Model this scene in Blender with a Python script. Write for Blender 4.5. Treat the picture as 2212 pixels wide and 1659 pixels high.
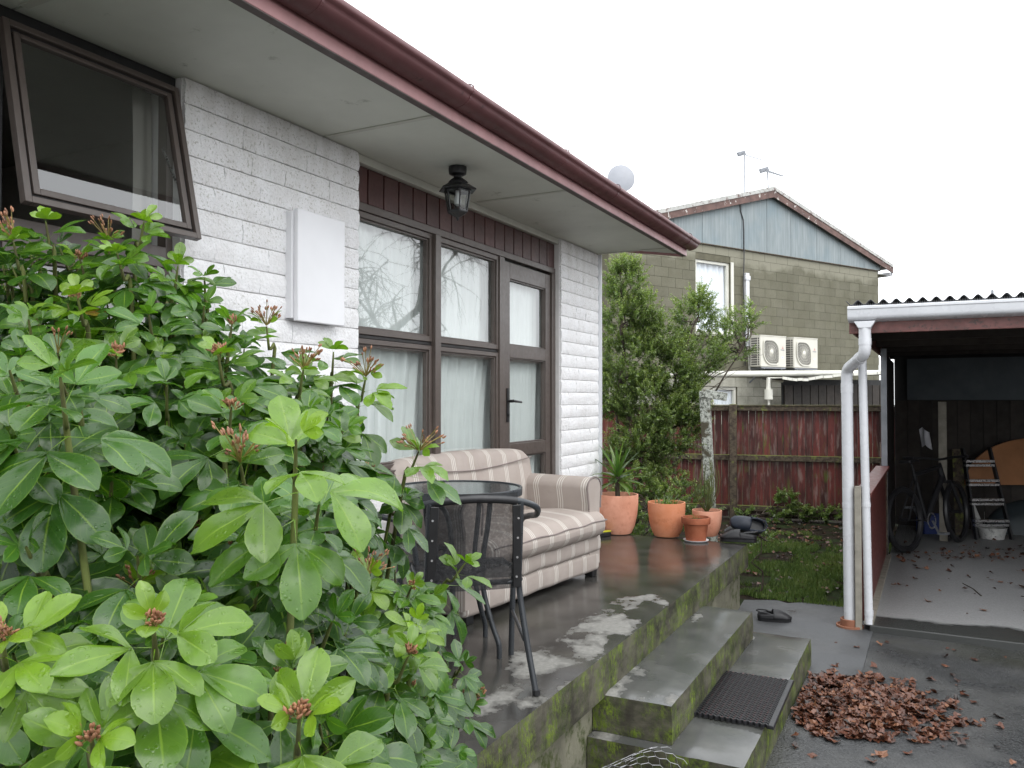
import bpy, bmesh, math, random
import numpy as np
from mathutils import Vector, Matrix, noise as mnoise

for _o in list(bpy.data.objects):
    bpy.data.objects.remove(_o)
S = bpy.context.scene
COL = S.collection
R = math.radians
rng = random.Random(7)

# ------------------------------------------------------------------ camera
YAW, CZ, F = R(27.5), 1.15, 1750.0            # F in pixels of a 2212 px wide picture
HOR = 862.0
cam_data = bpy.data.cameras.new('camera'); cam = bpy.data.objects.new('camera', cam_data); COL.objects.link(cam)
cam.location = (0, 0, CZ)
PITCH = math.atan((HOR - 829.5) / F)
cam.rotation_euler = (R(90) + PITCH, 0, YAW)
cam_data.sensor_width = 36; cam_data.lens = F / 2212 * 36
cam_data.clip_start = 0.05; cam_data.clip_end = 2000
S.camera = cam

# ------------------------------------------------------------------ overcast sky, weak wide sun
W = bpy.data.worlds.new('World'); S.world = W; W.use_nodes = True
wn, wl = W.node_tree.nodes, W.node_tree.links
bg = wn['Background']
sky = wn.new('ShaderNodeTexSky'); sky.sky_type = 'NISHITA'; sky.sun_disc = False
SUN_EL, SUN_AZ = R(52), R(118)
sky.sun_elevation = SUN_EL; sky.sun_rotation = SUN_AZ
hsv = wn.new('ShaderNodeHueSaturation'); hsv.inputs['Saturation'].default_value = 0.25
wl.new(sky.outputs[0], hsv.inputs['Color'])
mx = wn.new('ShaderNodeMixRGB'); mx.inputs[0].default_value = 0.86
mx.inputs[2].default_value = (13.6, 14.0, 14.4, 1)                      # the closed cloud layer
wl.new(hsv.outputs[0], mx.inputs[1]); wl.new(mx.outputs[0], bg.inputs['Color'])
bg.inputs['Strength'].default_value = 0.1
sd = bpy.data.lights.new('sun', 'SUN'); sun = bpy.data.objects.new('sun', sd); COL.objects.link(sun)
sd.energy = 0.6; sd.angle = R(40); sd.color = (1, 0.97, 0.93)
_d = Vector((math.sin(SUN_AZ) * math.cos(SUN_EL), math.cos(SUN_AZ) * math.cos(SUN_EL), math.sin(SUN_EL)))
sun.rotation_euler = (-_d).to_track_quat('-Z', 'Y').to_euler()
S.view_settings.view_transform = 'Standard'; S.view_settings.look = 'None'
S.view_settings.exposure = 1.0; S.view_settings.gamma = 1
S.render.engine = 'CYCLES'

# ------------------------------------------------------------------ measuring helpers
FW = Vector((-math.sin(YAW), math.cos(YAW))); RT = Vector((math.cos(YAW), math.sin(YAW)))
def ray(px, py):
    a = (px - 1106) / F
    return Vector((RT.x * a + FW.x, RT.y * a + FW.y, (HOR - py) / F))
def at_d(px, py, d): return Vector((0, 0, CZ)) + ray(px, py) * d
def at_z(px, py, z): r = ray(px, py); return Vector((0, 0, CZ)) + r * ((z - CZ) / r.z)
def at_x(px, py, x): r = ray(px, py); return Vector((0, 0, CZ)) + r * (x / r.x)
def at_y(px, py, y): r = ray(px, py); return Vector((0, 0, CZ)) + r * (y / r.y)
GZ = -0.51

# ------------------------------------------------------------------ mesh helpers
class MB:
    def __init__(s): s.v = []; s.f = []; s.uv = {}; s.t = []
    def quadgrid(s, fn, nu, nv, closed_u=False):
        b = len(s.v)
        for j in range(nv + 1):
            for i in range(nu if closed_u else nu + 1):
                s.v.append(tuple(fn(i / nu, j / nv)))
        w = nu if closed_u else nu + 1
        for j in range(nv):
            for i in range(nu):
                i2 = (i + 1) % w
                s.f.append((b + j * w + i, b + j * w + i2, b + (j + 1) * w + i2, b + (j + 1) * w + i))
        return s
    def box(s, x0, x1, y0, y1, z0, z1, M=None):
        b = len(s.v)
        for z in (z0, z1):
            for (x, y) in ((x0, y0), (x1, y0), (x1, y1), (x0, y1)):
                p = Vector((x, y, z)); s.v.append(tuple(M @ p if M is not None else p))
        for q in ((3, 2, 1, 0), (4, 5, 6, 7), (0, 1, 5, 4), (1, 2, 6, 5), (2, 3, 7, 6), (3, 0, 4, 7)):
            s.f.append(tuple(b + k for k in q))
        return s
    def cbox(s, c, sx, sy, sz, M=None):
        return s.box(c[0]-sx/2, c[0]+sx/2, c[1]-sy/2, c[1]+sy/2, c[2]-sz/2, c[2]+sz/2, M)
    def beam(s, p, q, w, h, up=(0, 0, 1)):
        p, q = Vector(p), Vector(q); d = (q - p); L = d.length; d.normalize()
        u = Vector(up)
        if abs(d.dot(u)) > 0.99: u = Vector((0, 1, 0))
        r = d.cross(u).normalized(); u = r.cross(d).normalized()
        b = len(s.v)
        for e in (p, q):
            for (a, c) in ((-1, -1), (1, -1), (1, 1), (-1, 1)):
                s.v.append(tuple(e + r * a * w / 2 + u * c * h / 2))
        for k in ((3, 2, 1, 0), (4, 5, 6, 7), (0, 1, 5, 4), (1, 2, 6, 5), (2, 3, 7, 6), (3, 0, 4, 7)):
            s.f.append(tuple(b + i for i in k))
        return s
    def tube(s, pts, rad, n=8, cap=True):
        pts = [Vector(p) for p in pts]; m = len(pts)
        if not hasattr(rad, '__len__'): rad = [rad] * m
        b = len(s.v); prev = None
        for i, p in enumerate(pts):
            t = (pts[min(i+1, m-1)] - pts[max(i-1, 0)])
            if t.length < 1e-9: t = Vector((0, 0, 1))
            t.normalize()
            if prev is None:
                u = Vector((0, 0, 1)) if abs(t.z) < 0.9 else Vector((1, 0, 0))
                u = (u - t * u.dot(t)).normalized()
            else:
                u = (prev - t * prev.dot(t))
                u = u.normalized() if u.length > 1e-6 else t.orthogonal().normalized()
            prev = u; w = t.cross(u)
            for k in range(n):
                a = 2 * math.pi * k / n
                s.v.append(tuple(p + (u * math.cos(a) + w * math.sin(a)) * rad[i]))
        for i in range(m - 1):
            for k in range(n):
                k2 = (k + 1) % n
                s.f.append((b+i*n+k, b+i*n+k2, b+(i+1)*n+k2, b+(i+1)*n+k))
        if cap:
            s.f.append(tuple(b + k for k in reversed(range(n))))
            s.f.append(tuple(b + (m-1)*n + k for k in range(n)))
        return s
    def lathe(s, prof, n=32, c=(0, 0, 0)):
        b = len(s.v)
        for (r, z) in prof:
            for k in range(n):
                a = 2 * math.pi * k / n
                s.v.append((c[0] + r*math.cos(a), c[1] + r*math.sin(a), c[2] + z))
        for i in range(len(prof) - 1):
            for k in range(n):
                k2 = (k+1) % n
                s.f.append((b+i*n+k, b+i*n+k2, b+(i+1)*n+k2, b+(i+1)*n+k))
        return s
    def prism(s, poly, fn0, fn1):
        """poly: 2-D outline; fn0/fn1 map (a,b) to the two end points"""
        b = len(s.v); n = len(poly)
        for q in poly: s.v.append(tuple(fn0(*q)))
        for q in poly: s.v.append(tuple(fn1(*q)))
        s.f.append(tuple(b + i for i in reversed(range(n)))); s.f.append(tuple(b + n + i for i in range(n)))
        for i in range(n):
            j = (i+1) % n; s.f.append((b+i, b+j, b+n+j, b+n+i))
        return s
    def face(s, *pts):
        b = len(s.v)
        for p in pts: s.v.append(tuple(p))
        s.f.append(tuple(range(b, b + len(pts)))); return s
    def mesh(s, name, m, smooth=False, recalc=False):
        me = bpy.data.meshes.new(name); me.from_pydata(s.v, [], s.f)
        if m is not None: me.materials.append(m)
        if recalc:
            bm = bmesh.new(); bm.from_mesh(me); bmesh.ops.recalc_face_normals(bm, faces=bm.faces); bm.to_mesh(me); bm.free()
        if smooth:
            me.polygons.foreach_set('use_smooth', [True] * len(me.polygons))
            me.set_sharp_from_angle(angle=R(smooth if smooth is not True else 40))
        me.update(); return me
    def build(s, name, m, parent=None, smooth=False, bevel=0, recalc=True, seg=2):
        me = s.mesh(name, m, smooth, recalc)
        return link(name, me, parent, bevel, seg)

def link(name, me, parent=None, bevel=0, seg=2):
    o = bpy.data.objects.new(name, me); COL.objects.link(o)
    if parent is not None: o.parent = parent
    if bevel:
        b = o.modifiers.new('bevel', 'BEVEL'); b.width = bevel; b.segments = seg; b.limit_method = 'ANGLE'
        me.polygons.foreach_set('use_smooth', [True] * len(me.polygons)); me.set_sharp_from_angle(angle=R(50))
        b.harden_normals = False
    return o
def thing(name, label, cat, loc=(0, 0, 0), rz=0, group=None):
    o = bpy.data.objects.new(name, None); COL.objects.link(o); o.location = loc; o.rotation_euler = (0, 0, rz)
    o.empty_display_size = 0.1
    return tag(o, label, cat, group)
def tag(o, label, cat, group=None, kind=None):
    if label: o['label'] = label
    if cat: o['category'] = cat
    if group: o['group'] = group
    if kind: o['kind'] = kind
    return o
def setting(o): o['kind'] = 'structure'; return o
def stuffpart(o): o['kind'] = 'stuff'; return o

# ------------------------------------------------------------------ material helpers
class NT:
    def __init__(s, name):
        s.m = bpy.data.materials.new(name); s.m.use_nodes = True
        s.n = s.m.node_tree.nodes; s.l = s.m.node_tree.links
        s.b = s.n['Principled BSDF']; s.out = s.n['Material Output']
        s.geo = s.n.new('ShaderNodeNewGeometry'); s.tc = s.n.new('ShaderNodeTexCoord')
    def pos(s): return s.geo.outputs['Position']
    def obj(s): return s.tc.outputs['Object']
    def put(s, sock, v):
        if isinstance(v, bpy.types.NodeSocket): s.l.new(v, sock)
        elif isinstance(v, (tuple, list)) and len(v) == 3 and sock.type == 'RGBA': sock.default_value = (*v, 1)
        else: sock.default_value = v
    def mapping(s, v, scale=(1, 1, 1), loc=(0, 0, 0), rot=(0, 0, 0)):
        n = s.n.new('ShaderNodeMapping'); s.l.new(v, n.inputs[0])
        n.inputs['Scale'].default_value = scale; n.inputs['Location'].default_value = loc; n.inputs['Rotation'].default_value = rot
        return n.outputs[0]
    def noise(s, v=None, scale=5, detail=4, rough=0.55, out='Fac'):
        n = s.n.new('ShaderNodeTexNoise'); s.l.new(v if v is not None else s.pos(), n.inputs['Vector'])
        n.inputs['Scale'].default_value = scale; n.inputs['Detail'].default_value = detail; n.inputs['Roughness'].default_value = rough
        return n.outputs[out]
    def voro(s, v=None, scale=5, out='Distance', feature='F1', rand=1):
        n = s.n.new('ShaderNodeTexVoronoi'); n.feature = feature; s.l.new(v if v is not None else s.pos(), n.inputs['Vector'])
        n.inputs['Scale'].default_value = scale; n.inputs['Randomness'].default_value = rand
        return n.outputs[out]
    def ramp(s, v, lo, hi, a=0.0, b=1.0, smooth=False):
        n = s.n.new('ShaderNodeMapRange'); s.put(n.inputs[0], v)
        n.inputs[1].default_value = lo; n.inputs[2].default_value = hi; n.inputs[3].default_value = a; n.inputs[4].default_value = b
        if smooth: n.interpolation_type = 'SMOOTHSTEP'
        return n.outputs[0]
    def math(s, op, a, b=0.0, c=None, clamp=False):
        n = s.n.new('ShaderNodeMath'); n.operation = op; n.use_clamp = clamp
        s.put(n.inputs[0], a); s.put(n.inputs[1], b)
        if c is not None: s.put(n.inputs[2], c)
        return n.outputs[0]
    def mix(s, f, a, b, mode='MIX'):
        n = s.n.new('ShaderNodeMixRGB'); n.blend_type = mode
        s.put(n.inputs[0], f); s.put(n.inputs[1], a); s.put(n.inputs[2], b); return n.outputs[0]
    def sep(s, v):
        n = s.n.new('ShaderNodeSeparateXYZ'); s.l.new(v, n.inputs[0]); return n.outputs
    def comb(s, x, y, z):
        n = s.n.new('ShaderNodeCombineXYZ'); s.put(n.inputs[0], x); s.put(n.inputs[1], y); s.put(n.inputs[2], z); return n.outputs[0]
    def attr(s, name, out='Fac'):
        n = s.n.new('ShaderNodeAttribute'); n.attribute_name = name; return n.outputs[out]
    def rand(s): return s.n.new('ShaderNodeObjectInfo').outputs['Random']
    def bump(s, h, strength=0.3, dist=0.01, chain=None):
        n = s.n.new('ShaderNodeBump'); s.put(n.inputs['Height'], h)
        n.inputs['Strength'].default_value = strength; n.inputs['Distance'].default_value = dist
        if chain is not None: s.l.new(chain, n.inputs['Normal'])
        return n.outputs[0]
    def set(s, **k):
        names = {'col': 'Base Color', 'rough': 'Roughness', 'metal': 'Metallic', 'normal': 'Normal', 'spec': 'Specular IOR Level',
                 'coat': 'Coat Weight', 'coatr': 'Coat Roughness', 'trans': 'Transmission Weight', 'alpha': 'Alpha', 'sss': 'Subsurface Weight', 'ior': 'IOR'}
        for a, v in k.items(): s.put(s.b.inputs[names[a]], v)
        return s.m

def plain(name, col, rough=0.5, var=0.25, scale=6, metal=0, bump=0.0, bscale=60, bdist=0.003, objrand=0.0, spec=0.5, coat=0, dirt=None):
    """paint / plastic / metal with soft mottling and fine relief"""
    t = NT(name); n1 = t.noise(scale=scale, detail=5)
    dark = tuple(c * (1 - var) for c in col); lite = tuple(min(1, c * (1 + var)) for c in col)
    c = t.mix(t.ramp(n1, 0.3, 0.7), dark, lite)
    if objrand: c = t.mix(1.0, c, t.ramp(t.rand(), 0, 1, 1 - objrand, 1 + objrand), 'MULTIPLY')
    if dirt:
        d = t.ramp(t.noise(scale=scale * 2.3, detail=7, rough=0.7), dirt[1], dirt[1] + 0.12)
        c = t.mix(d, c, dirt[0])
    kw = dict(col=c, rough=t.ramp(t.noise(scale=scale * 3, detail=3), 0.3, 0.7, max(0, rough - 0.08), min(1, rough + 0.08)), metal=metal, spec=spec, coat=coat)
    if bump: kw['normal'] = t.bump(t.noise(scale=bscale, detail=4), bump, bdist)
    return t.set(**kw)
# ================================================================== MATERIALS
def m_brick():
    t = NT('painted split block'); p = t.pos()
    off = t.comb(t.math('MULTIPLY', t.rand(), 13.0), t.math('MULTIPLY', t.rand(), 7.0), t.rand())
    v = t.n.new('ShaderNodeVectorMath'); t.l.new(p, v.inputs[0]); t.l.new(off, v.inputs[1]); v = v.outputs[0]
    z = t.sep(p)[2]; y = t.sep(p)[1]
    base = t.mix(t.ramp(t.noise(v, 9, 4), .3, .7), (.77, .76, .76), (.84, .84, .85))
    # mould specks, mostly high on the wall under the eave
    band = t.ramp(z, 1.35, 2.25, 0.0, 1.0)
    sp = t.noise(v, 85, 5, .65); big = t.noise(p, 3.0, 3)
    m1 = t.math('MULTIPLY', t.ramp(sp, .56, .63), t.ramp(t.math('ADD', t.math('MULTIPLY', band, .30), big), .52, .74))
    c = t.mix(t.math('MULTIPLY', m1, .50), base, (.26, .25, .18))
    c = t.mix(t.math('MULTIPLY', t.ramp(t.noise(v, 120, 3), .60, .68), .22), c, (.35, .35, .37))
    grime = t.math('MULTIPLY', t.ramp(z, 1.9, 2.4), t.ramp(t.noise(t.mapping(p, (9, 9, 1.3)), 1.0, 3), .4, .65))
    c = t.mix(t.math('MULTIPLY', grime, .28), c, (.30, .29, .22))
    h = t.math('ADD', t.noise(p, 40, 6, .7), t.math('MULTIPLY', t.voro(p, 75), .35))
    return t.set(col=c, rough=.7, normal=t.bump(h, .75, .009), spec=.35)
def m_mortar(): return plain('painted mortar', (.42, .41, .40), .8, .2, 20, bump=.4, bscale=120)
def m_conc(name, wetmask=None, base=(.125, .122, .112), wa=(.030, .029, .027), wb=(.068, .065, .060), alg=.2):
    """old concrete: wet dark film with dry pale islands"""
    t = NT(name); p = t.pos(); x, y, z = t.sep(p)
    fine = t.noise(p, 45, 6, .7); mid = t.noise(p, 5, 4)
    dry = t.mix(t.ramp(fine, .35, .7), tuple(c*1.35 for c in base), tuple(c*2.15 for c in base))
    wet = t.mix(t.ramp(mid, .35, .7), wa, wb)
    wet = t.mix(t.math('MULTIPLY', t.ramp(t.noise(p, 2.2, 3), .5, .65), alg), wet, (.040, .046, .020))
    n = t.noise(t.mapping(p, (1.5, 1.0, 1)), 3.2, 5, .55)
    n = t.math('ADD', n, t.math('MULTIPLY', t.math('SUBTRACT', t.noise(p, 26, 4), .5), .12))
    g = wetmask(t, x, y) if wetmask else .0
    f = t.ramp(t.math('ADD', n, g), .575, .66)
    edge = t.ramp(t.math('ADD', n, g), .57, .60)
    c = t.mix(f, wet, dry)
    nt = t.b and t.geo.outputs['Normal']; nz = t.sep(nt)[2]
    side = t.ramp(nz, .5, .7, 1, 0)
    # algae and moss down the sides
    mv = t.noise(t.mapping(p, (5.5, 5.5, 4.2)), 1.0, 7, .75); ms = t.noise(t.mapping(p, (1, 1, .5)), 75, 4, .75)
    mm = t.math('MULTIPLY', t.ramp(mv, .43, .57), t.ramp(ms, .40, .58))
    mosscol = t.mix(t.ramp(t.noise(p, 14, 4), .38, .62), (.045, .070, .008), (.145, .205, .018))
    stone = t.mix(t.ramp(t.noise(t.mapping(p, (4, 4, 9)), 1.0, 6, .7), .38, .62), (.022, .021, .013), (.105, .098, .072))
    sidec = t.mix(mm, stone, mosscol)
    sidec = t.mix(t.math('MULTIPLY', t.ramp(t.noise(t.mapping(p, (9, 9, 1.6)), 1, 3), .55, .7), .7), sidec, (.028, .024, .018))
    c = t.mix(side, c, sidec)
    r = t.math('MAXIMUM', t.ramp(f, 0, 1, .17, .75), t.math('MULTIPLY', side, .85))
    r = t.math('ADD', r, t.math('MULTIPLY', t.math('SUBTRACT', t.noise(p, 9, 3), .5), .10), clamp=True)
    h = t.math('ADD', t.math('MULTIPLY', fine, t.math('ADD', t.math('MULTIPLY', f, .8), .06)), t.math('MULTIPLY', t.math('MULTIPLY', side, mm), ms))
    h = t.math('ADD', h, t.math('MULTIPLY', side, t.math('MULTIPLY', fine, .6)))
    return t.set(col=c, rough=r, spec=.38, normal=t.bump(h, .4, .006))
def m_asphalt():
    t = NT('wet asphalt'); p = t.pos()
    g = t.noise(p, 85, 3, .8); mid = t.noise(p, 2.0, 4)
    c = t.mix(t.ramp(g, .35, .65), (.018, .019, .020), (.070, .072, .073))
    c = t.mix(t.math('MULTIPLY', t.ramp(mid, .45, .62), .55), c, (.10, .10, .097))
    c = t.mix(t.math('MULTIPLY', t.ramp(t.noise(p, 1.1, 3), .52, .66), .5), c, (.030, .032, .016))
    wet = t.ramp(t.noise(p, 1.4, 4), .40, .58)
    r = t.math('ADD', t.ramp(wet, 0, 1, .45, .16), t.math('MULTIPLY', g, .15))
    return t.set(col=c, rough=r, spec=.5, normal=t.bump(t.math('ADD', t.voro(p, 90), g), .6, .006))
def m_slab(name, col, wetc, thr=.5, lip=None):
    t = NT(name); p = t.pos(); x, y, z = t.sep(p)
    g = t.noise(p, 90, 4, .7)
    c = t.mix(t.ramp(g, .3, .7), tuple(k*.8 for k in col), tuple(k*1.2 for k in col))
    w = t.math('ADD', t.math('MULTIPLY', t.noise(p, 2.6, 4), .28), t.ramp(y, lip[0], lip[1], .6, .2)) if lip else t.noise(p, 1.7, 4)
    f = t.ramp(w, thr, thr + (.05 if lip else .22))
    c = t.mix(f, c, wetc)
    return t.set(col=c, rough=t.ramp(f, 0, 1, .7, .25), normal=t.bump(g, .35, .004))
def m_soil():
    t = NT('wet soil'); p = t.pos()
    c = t.mix(t.ramp(t.noise(p, 14, 6, .7), .35, .65), (.008, .006, .004), (.040, .027, .017))
    c = t.mix(t.math('MULTIPLY', t.ramp(t.noise(p, 3, 4), .5, .6), .8), c, (.022, .038, .010))
    return t.set(col=c, rough=.95, spec=.15, normal=t.bump(t.noise(p, 60, 5, .7), .9, .02))
def m_glass(refl=2.35, tint=(.97, .99, .985)):
    t = NT('window glass')
    for l in list(t.l): t.l.remove(l)
    tr = t.n.new('ShaderNodeBsdfTransparent'); tr.inputs[0].default_value = (*tint, 1)
    gl = t.n.new('ShaderNodeBsdfGlossy'); gl.inputs['Roughness'].default_value = 0.012
    fr = t.n.new('ShaderNodeFresnel'); t.l.new(t.math('MULTIPLY_ADD', t.geo.outputs['Backfacing'], 1/refl - refl, refl), fr.inputs['IOR'])
    bp = t.bump(t.noise(t.pos(), 2.2, 2), .05, .01); t.l.new(bp, gl.inputs['Normal'])
    mx = t.n.new('ShaderNodeMixShader'); t.l.new(fr.outputs[0], mx.inputs[0]); t.l.new(tr.outputs[0], mx.inputs[1]); t.l.new(gl.outputs[0], mx.inputs[2])
    t.l.new(mx.outputs[0], t.out.inputs[0]); return t.m
def m_curtain(name='curtain cloth', col=(.70, .735, .72)):
    t = NT(name); p = t.pos()
    c = t.mix(t.ramp(t.noise(p, 6, 3), .3, .7), tuple(k*.93 for k in col), col)
    return t.set(col=c, rough=.9, spec=.1, normal=t.bump(t.noise(p, 400, 2), .1, .001))
def m_fabric(axis):
    t = NT('striped upholstery'); o = t.obj()
    v = t.sep(o)[axis]
    k = t.math('ADD', t.math('MULTIPLY', v, 1 / .178), 50.63)
    fr = t.math('FRACT', k)
    def line(c, w): return t.math('SUBTRACT', 1.0, t.ramp(t.math('ABSOLUTE', t.math('SUBTRACT', fr, c)), w, w + .014), clamp=True)
    L = t.math('MAXIMUM', t.math('MAXIMUM', line(.31, .010), line(.40, .013)), line(.49, .010))
    weave = t.noise(t.mapping(o, (900, 900, 900)), 1.0, 2)
    mott = t.noise(o, 5, 4)
    base = t.mix(t.ramp(mott, .35, .7), (.325, .280, .240), (.415, .365, .320))
    base = t.mix(t.ramp(weave, .3, .7), base, (.37, .32, .30))
    base = t.mix(t.math('MULTIPLY', t.ramp(t.noise(o, 2.4, 4), .52, .68), .35), base, (.22, .18, .16))   # damp patches
    c = t.mix(t.math('MULTIPLY', L, .72), base, (.66, .63, .58))
    h = t.math('ADD', t.math('MULTIPLY', weave, .15), t.math('MULTIPLY', L, .4))
    hh = t.math('ADD', h, t.math('MULTIPLY', t.noise(o, 9, 3), 2.2))
    return t.set(col=c, rough=.95, spec=.15, normal=t.bump(hh, .35, .004))
def m_leaf(name, dark, mid, young, gloss=.30, drops=True, vein=(.20, .32, .05)):
    """waxy wet leaf: tint attribute 0 dark .. 1 pale, by age and painted light and shade, paler midrib, droplets"""
    t = NT(name); tint = t.attr('tint'); rnd = t.attr('lrand')
    uv = t.n.new('ShaderNodeUVMap'); u, v, _ = t.sep(uv.outputs[0])
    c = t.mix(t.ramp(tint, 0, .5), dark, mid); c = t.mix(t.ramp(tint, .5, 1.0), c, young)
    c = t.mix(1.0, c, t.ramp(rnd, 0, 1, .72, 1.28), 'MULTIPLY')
    c = t.mix(t.ramp(rnd, .962, .968), c, t.mix(t.ramp(t.noise(scale=18), .4, .6), (.34, .30, .03), (.30, .12, .04)))
    blot = t.noise(scale=42, detail=4); c = t.mix(t.math('MULTIPLY', t.ramp(blot, .4, .7), .35), c, tuple(k*.6 for k in mid))
    a = t.math('ABSOLUTE', t.math('SUBTRACT', u, .5))
    rib = t.math('MULTIPLY', t.ramp(a, .014, .036, .75, 0), t.ramp(v, .55, .97, 1, .25))
    side = t.math('FRACT', t.math('ADD', t.math('MULTIPLY', v, 9), t.math('MULTIPLY', a, -5.5)))
    sv = t.math('MULTIPLY', t.ramp(t.math('ABSOLUTE', t.math('SUBTRACT', side, .5)), .03, .09, 1, 0), .10)
    c = t.mix(rib, c, t.mix(.5, vein, young)); c = t.mix(sv, c, t.mix(.5, vein, young))
    rim = t.ramp(a, .455, .5); c = t.mix(t.math('MULTIPLY', rim, .35), c, young)
    kw = dict(col=c, rough=t.ramp(t.noise(scale=30, detail=3), .3, .7, gloss - .07, gloss + .12), spec=.6, coat=.22, coatr=.14)
    h = t.math('ADD', t.math('MULTIPLY', rib, -.6), t.math('MULTIPLY', sv, -.6))
    nb = t.bump(h, .35, .0012)
    if drops:
        d = t.voro(scale=150, rand=1); dm = t.noise(scale=70, detail=2)
        rd = t.ramp(dm, .42, .62, .0, .42)
        dome = t.math('MAXIMUM', t.math('SUBTRACT', rd, d), 0.0)
        nb = t.bump(t.math('POWER', dome, .5), .55, .0022, chain=nb)
        kw['rough'] = t.mix(t.ramp(dome, .0, .02), kw['rough'], (.05, .05, .05))
    kw['normal'] = nb
    t.set(**kw)
    # light through the blade
    tl = t.n.new('ShaderNodeBsdfTranslucent'); t.put(tl.inputs[0], t.mix(1.0, c, (1.5, 1.7, .5), 'MULTIPLY'))
    ms = t.n.new('ShaderNodeMixShader'); ms.inputs[0].default_value = .33
    t.l.new(t.b.outputs[0], ms.inputs[1]); t.l.new(tl.outputs[0], ms.inputs[2]); t.l.new(ms.outputs[0], t.out.inputs[0])
    return t.m
def m_bark(name, a, b, sc=30):
    t = NT(name); p = t.pos(); n = t.noise(t.mapping(p, (1, 1, .3)), sc, 5)
    return t.set(col=t.mix(t.ramp(n, .35, .65), a, b), rough=.8, normal=t.bump(n, .5, .004))
def m_fence():
    t = NT('fence stain'); p = t.pos(); z = t.sep(p)[2]
    off = t.math('MULTIPLY', t.rand(), 37.0); x, y, _ = t.sep(p)
    v = t.comb(t.math('ADD', x, off), y, t.math('MULTIPLY', z, .16))
    n = t.noise(v, 13, 5, .65)
    c = t.mix(t.ramp(n, .38, .60), (.055, .013, .011), (.16, .030, .024))
    c = t.mix(t.math('MULTIPLY', t.ramp(t.noise(v, 22, 5), .54, .66), .75), c, (.24, .17, .15))
    mo = t.noise(v, 8, 5, .7); mo = t.math('MULTIPLY', t.ramp(mo, .55, .64), t.ramp(t.noise(p, 3, 3), .46, .60))
    c = t.mix(t.math('MULTIPLY', mo, .85), c, (.11, .14, .018))
    c = t.mix(t.ramp(t.math('ADD', z, t.math('MULTIPLY', t.noise(v, 6, 3), .5)), -.25, .02, .8, 0), c, (.022, .013, .010))
    c = t.mix(1.0, c, t.ramp(t.rand(), 0, 1, .65, 1.25), 'MULTIPLY')
    return t.set(col=c, rough=.5, normal=t.bump(n, .4, .006))
def m_rail(name='mossy rail'):
    t = NT(name); p = t.pos(); nz = t.sep(t.geo.outputs['Normal'])[2]
    c = t.mix(t.ramp(t.noise(p, 25, 5), .35, .65), (.035, .022, .016), (.11, .085, .055))
    m = t.math('ADD', t.math('MULTIPLY', nz, .35), t.noise(p, 9, 5, .7))
    c = t.mix(t.ramp(m, .58, .68), c, (.15, .17, .035))
    return t.set(col=c, rough=.75, normal=t.bump(t.noise(p, 50, 5), .6, .006))
def m_lichen():
    t = NT('lichened post'); p = t.pos()
    n = t.noise(p, 38, 6, .75); n2 = t.noise(p, 9, 4)
    c = t.mix(t.ramp(n, .40, .55), (.07, .075, .06), (.50, .52, .47))
    c = t.mix(t.ramp(n2, .52, .62), c, (.085, .075, .05))
    return t.set(col=c, rough=.9, normal=t.bump(n, .8, .01))
def m_block(name, a, b, top=None):
    t = NT(name); p = t.pos(); z = t.sep(p)[2]
    c = t.mix(t.ramp(t.noise(p, 2.4, 5), .35, .65), a, b)
    c = t.mix(1.0, c, t.ramp(t.rand(), 0, 1, .92, 1.06), 'MULTIPLY')
    c = t.mix(t.math('MULTIPLY', t.ramp(t.noise(p, 30, 5), .5, .7), .3), c, tuple(k*.6 for k in a))
    if top:
        f = t.ramp(t.math('ADD', z, t.math('MULTIPLY', t.noise(p, 1.6, 4), .9)), 4.45, 4.62)
        c = t.mix(t.math('MULTIPLY', f, .85), c, top)
    return t.set(col=c, rough=.8, normal=t.bump(t.noise(p, 60, 4), .5, .008))
def m_panel():
    t = NT('weathered gable sheet'); p = t.tc.outputs['Object']
    v = t.mapping(p, (1, 1, .12)); n = t.noise(v, 14, 5, .6)
    c = t.mix(t.ramp(n, .35, .65), (.20, .235, .245), (.265, .30, .31))
    c = t.mix(t.math('MULTIPLY', t.ramp(t.noise(p, 1.6, 5), .48, .72), .5), c, (.15, .215, .25))
    rib = t.math('FRACT', t.math('MULTIPLY', t.sep(p)[0], 11.0))
    h = t.ramp(t.math('ABSOLUTE', t.math('SUBTRACT', rib, .5)), .40, .47, 0, 1)
    c = t.mix(t.math('MULTIPLY', h, .25), c, (.12, .14, .15))
    return t.set(col=c, rough=.7, normal=t.bump(h, -.4, .01))
def m_peel():
    t = NT('peeling red paint'); p = t.pos(); z = t.sep(p)[2]
    c = t.mix(t.ramp(t.noise(p, 6, 4), .35, .65), (.080, .042, .035), (.145, .080, .066))
    m = t.noise(p, 5.5, 7, .75); m = t.math('MULTIPLY', t.ramp(m, .60, .62), 1.0)
    c = t.mix(m, c, (.66, .64, .60)); return t.set(col=c, rough=.65, normal=t.bump(m, .3, .006))
def m_terra(name, a, b, stain):
    t = NT(name); p = t.pos(); n = t.noise(p, 7, 6, .65)
    c = t.mix(t.ramp(n, .32, .66), a, b)
    c = t.mix(t.math('MULTIPLY', t.ramp(t.noise(p, 16, 6, .7), .55, .68), .45), c, stain)
    return t.set(col=c, rough=.72, spec=.3, normal=t.bump(t.noise(p, 80, 4), .18, .003))
def m_deadleaf():
    t = NT('dead leaf litter'); r = t.attr('lrand')
    c = t.mix(t.ramp(r, 0, .5), (.016, .008, .006), (.100, .034, .017)); c = t.mix(t.ramp(r, .6, 1), c, (.20, .088, .045))
    return t.set(col=c, rough=.42, spec=.5, normal=t.bump(t.noise(scale=90), .4, .003))
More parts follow.
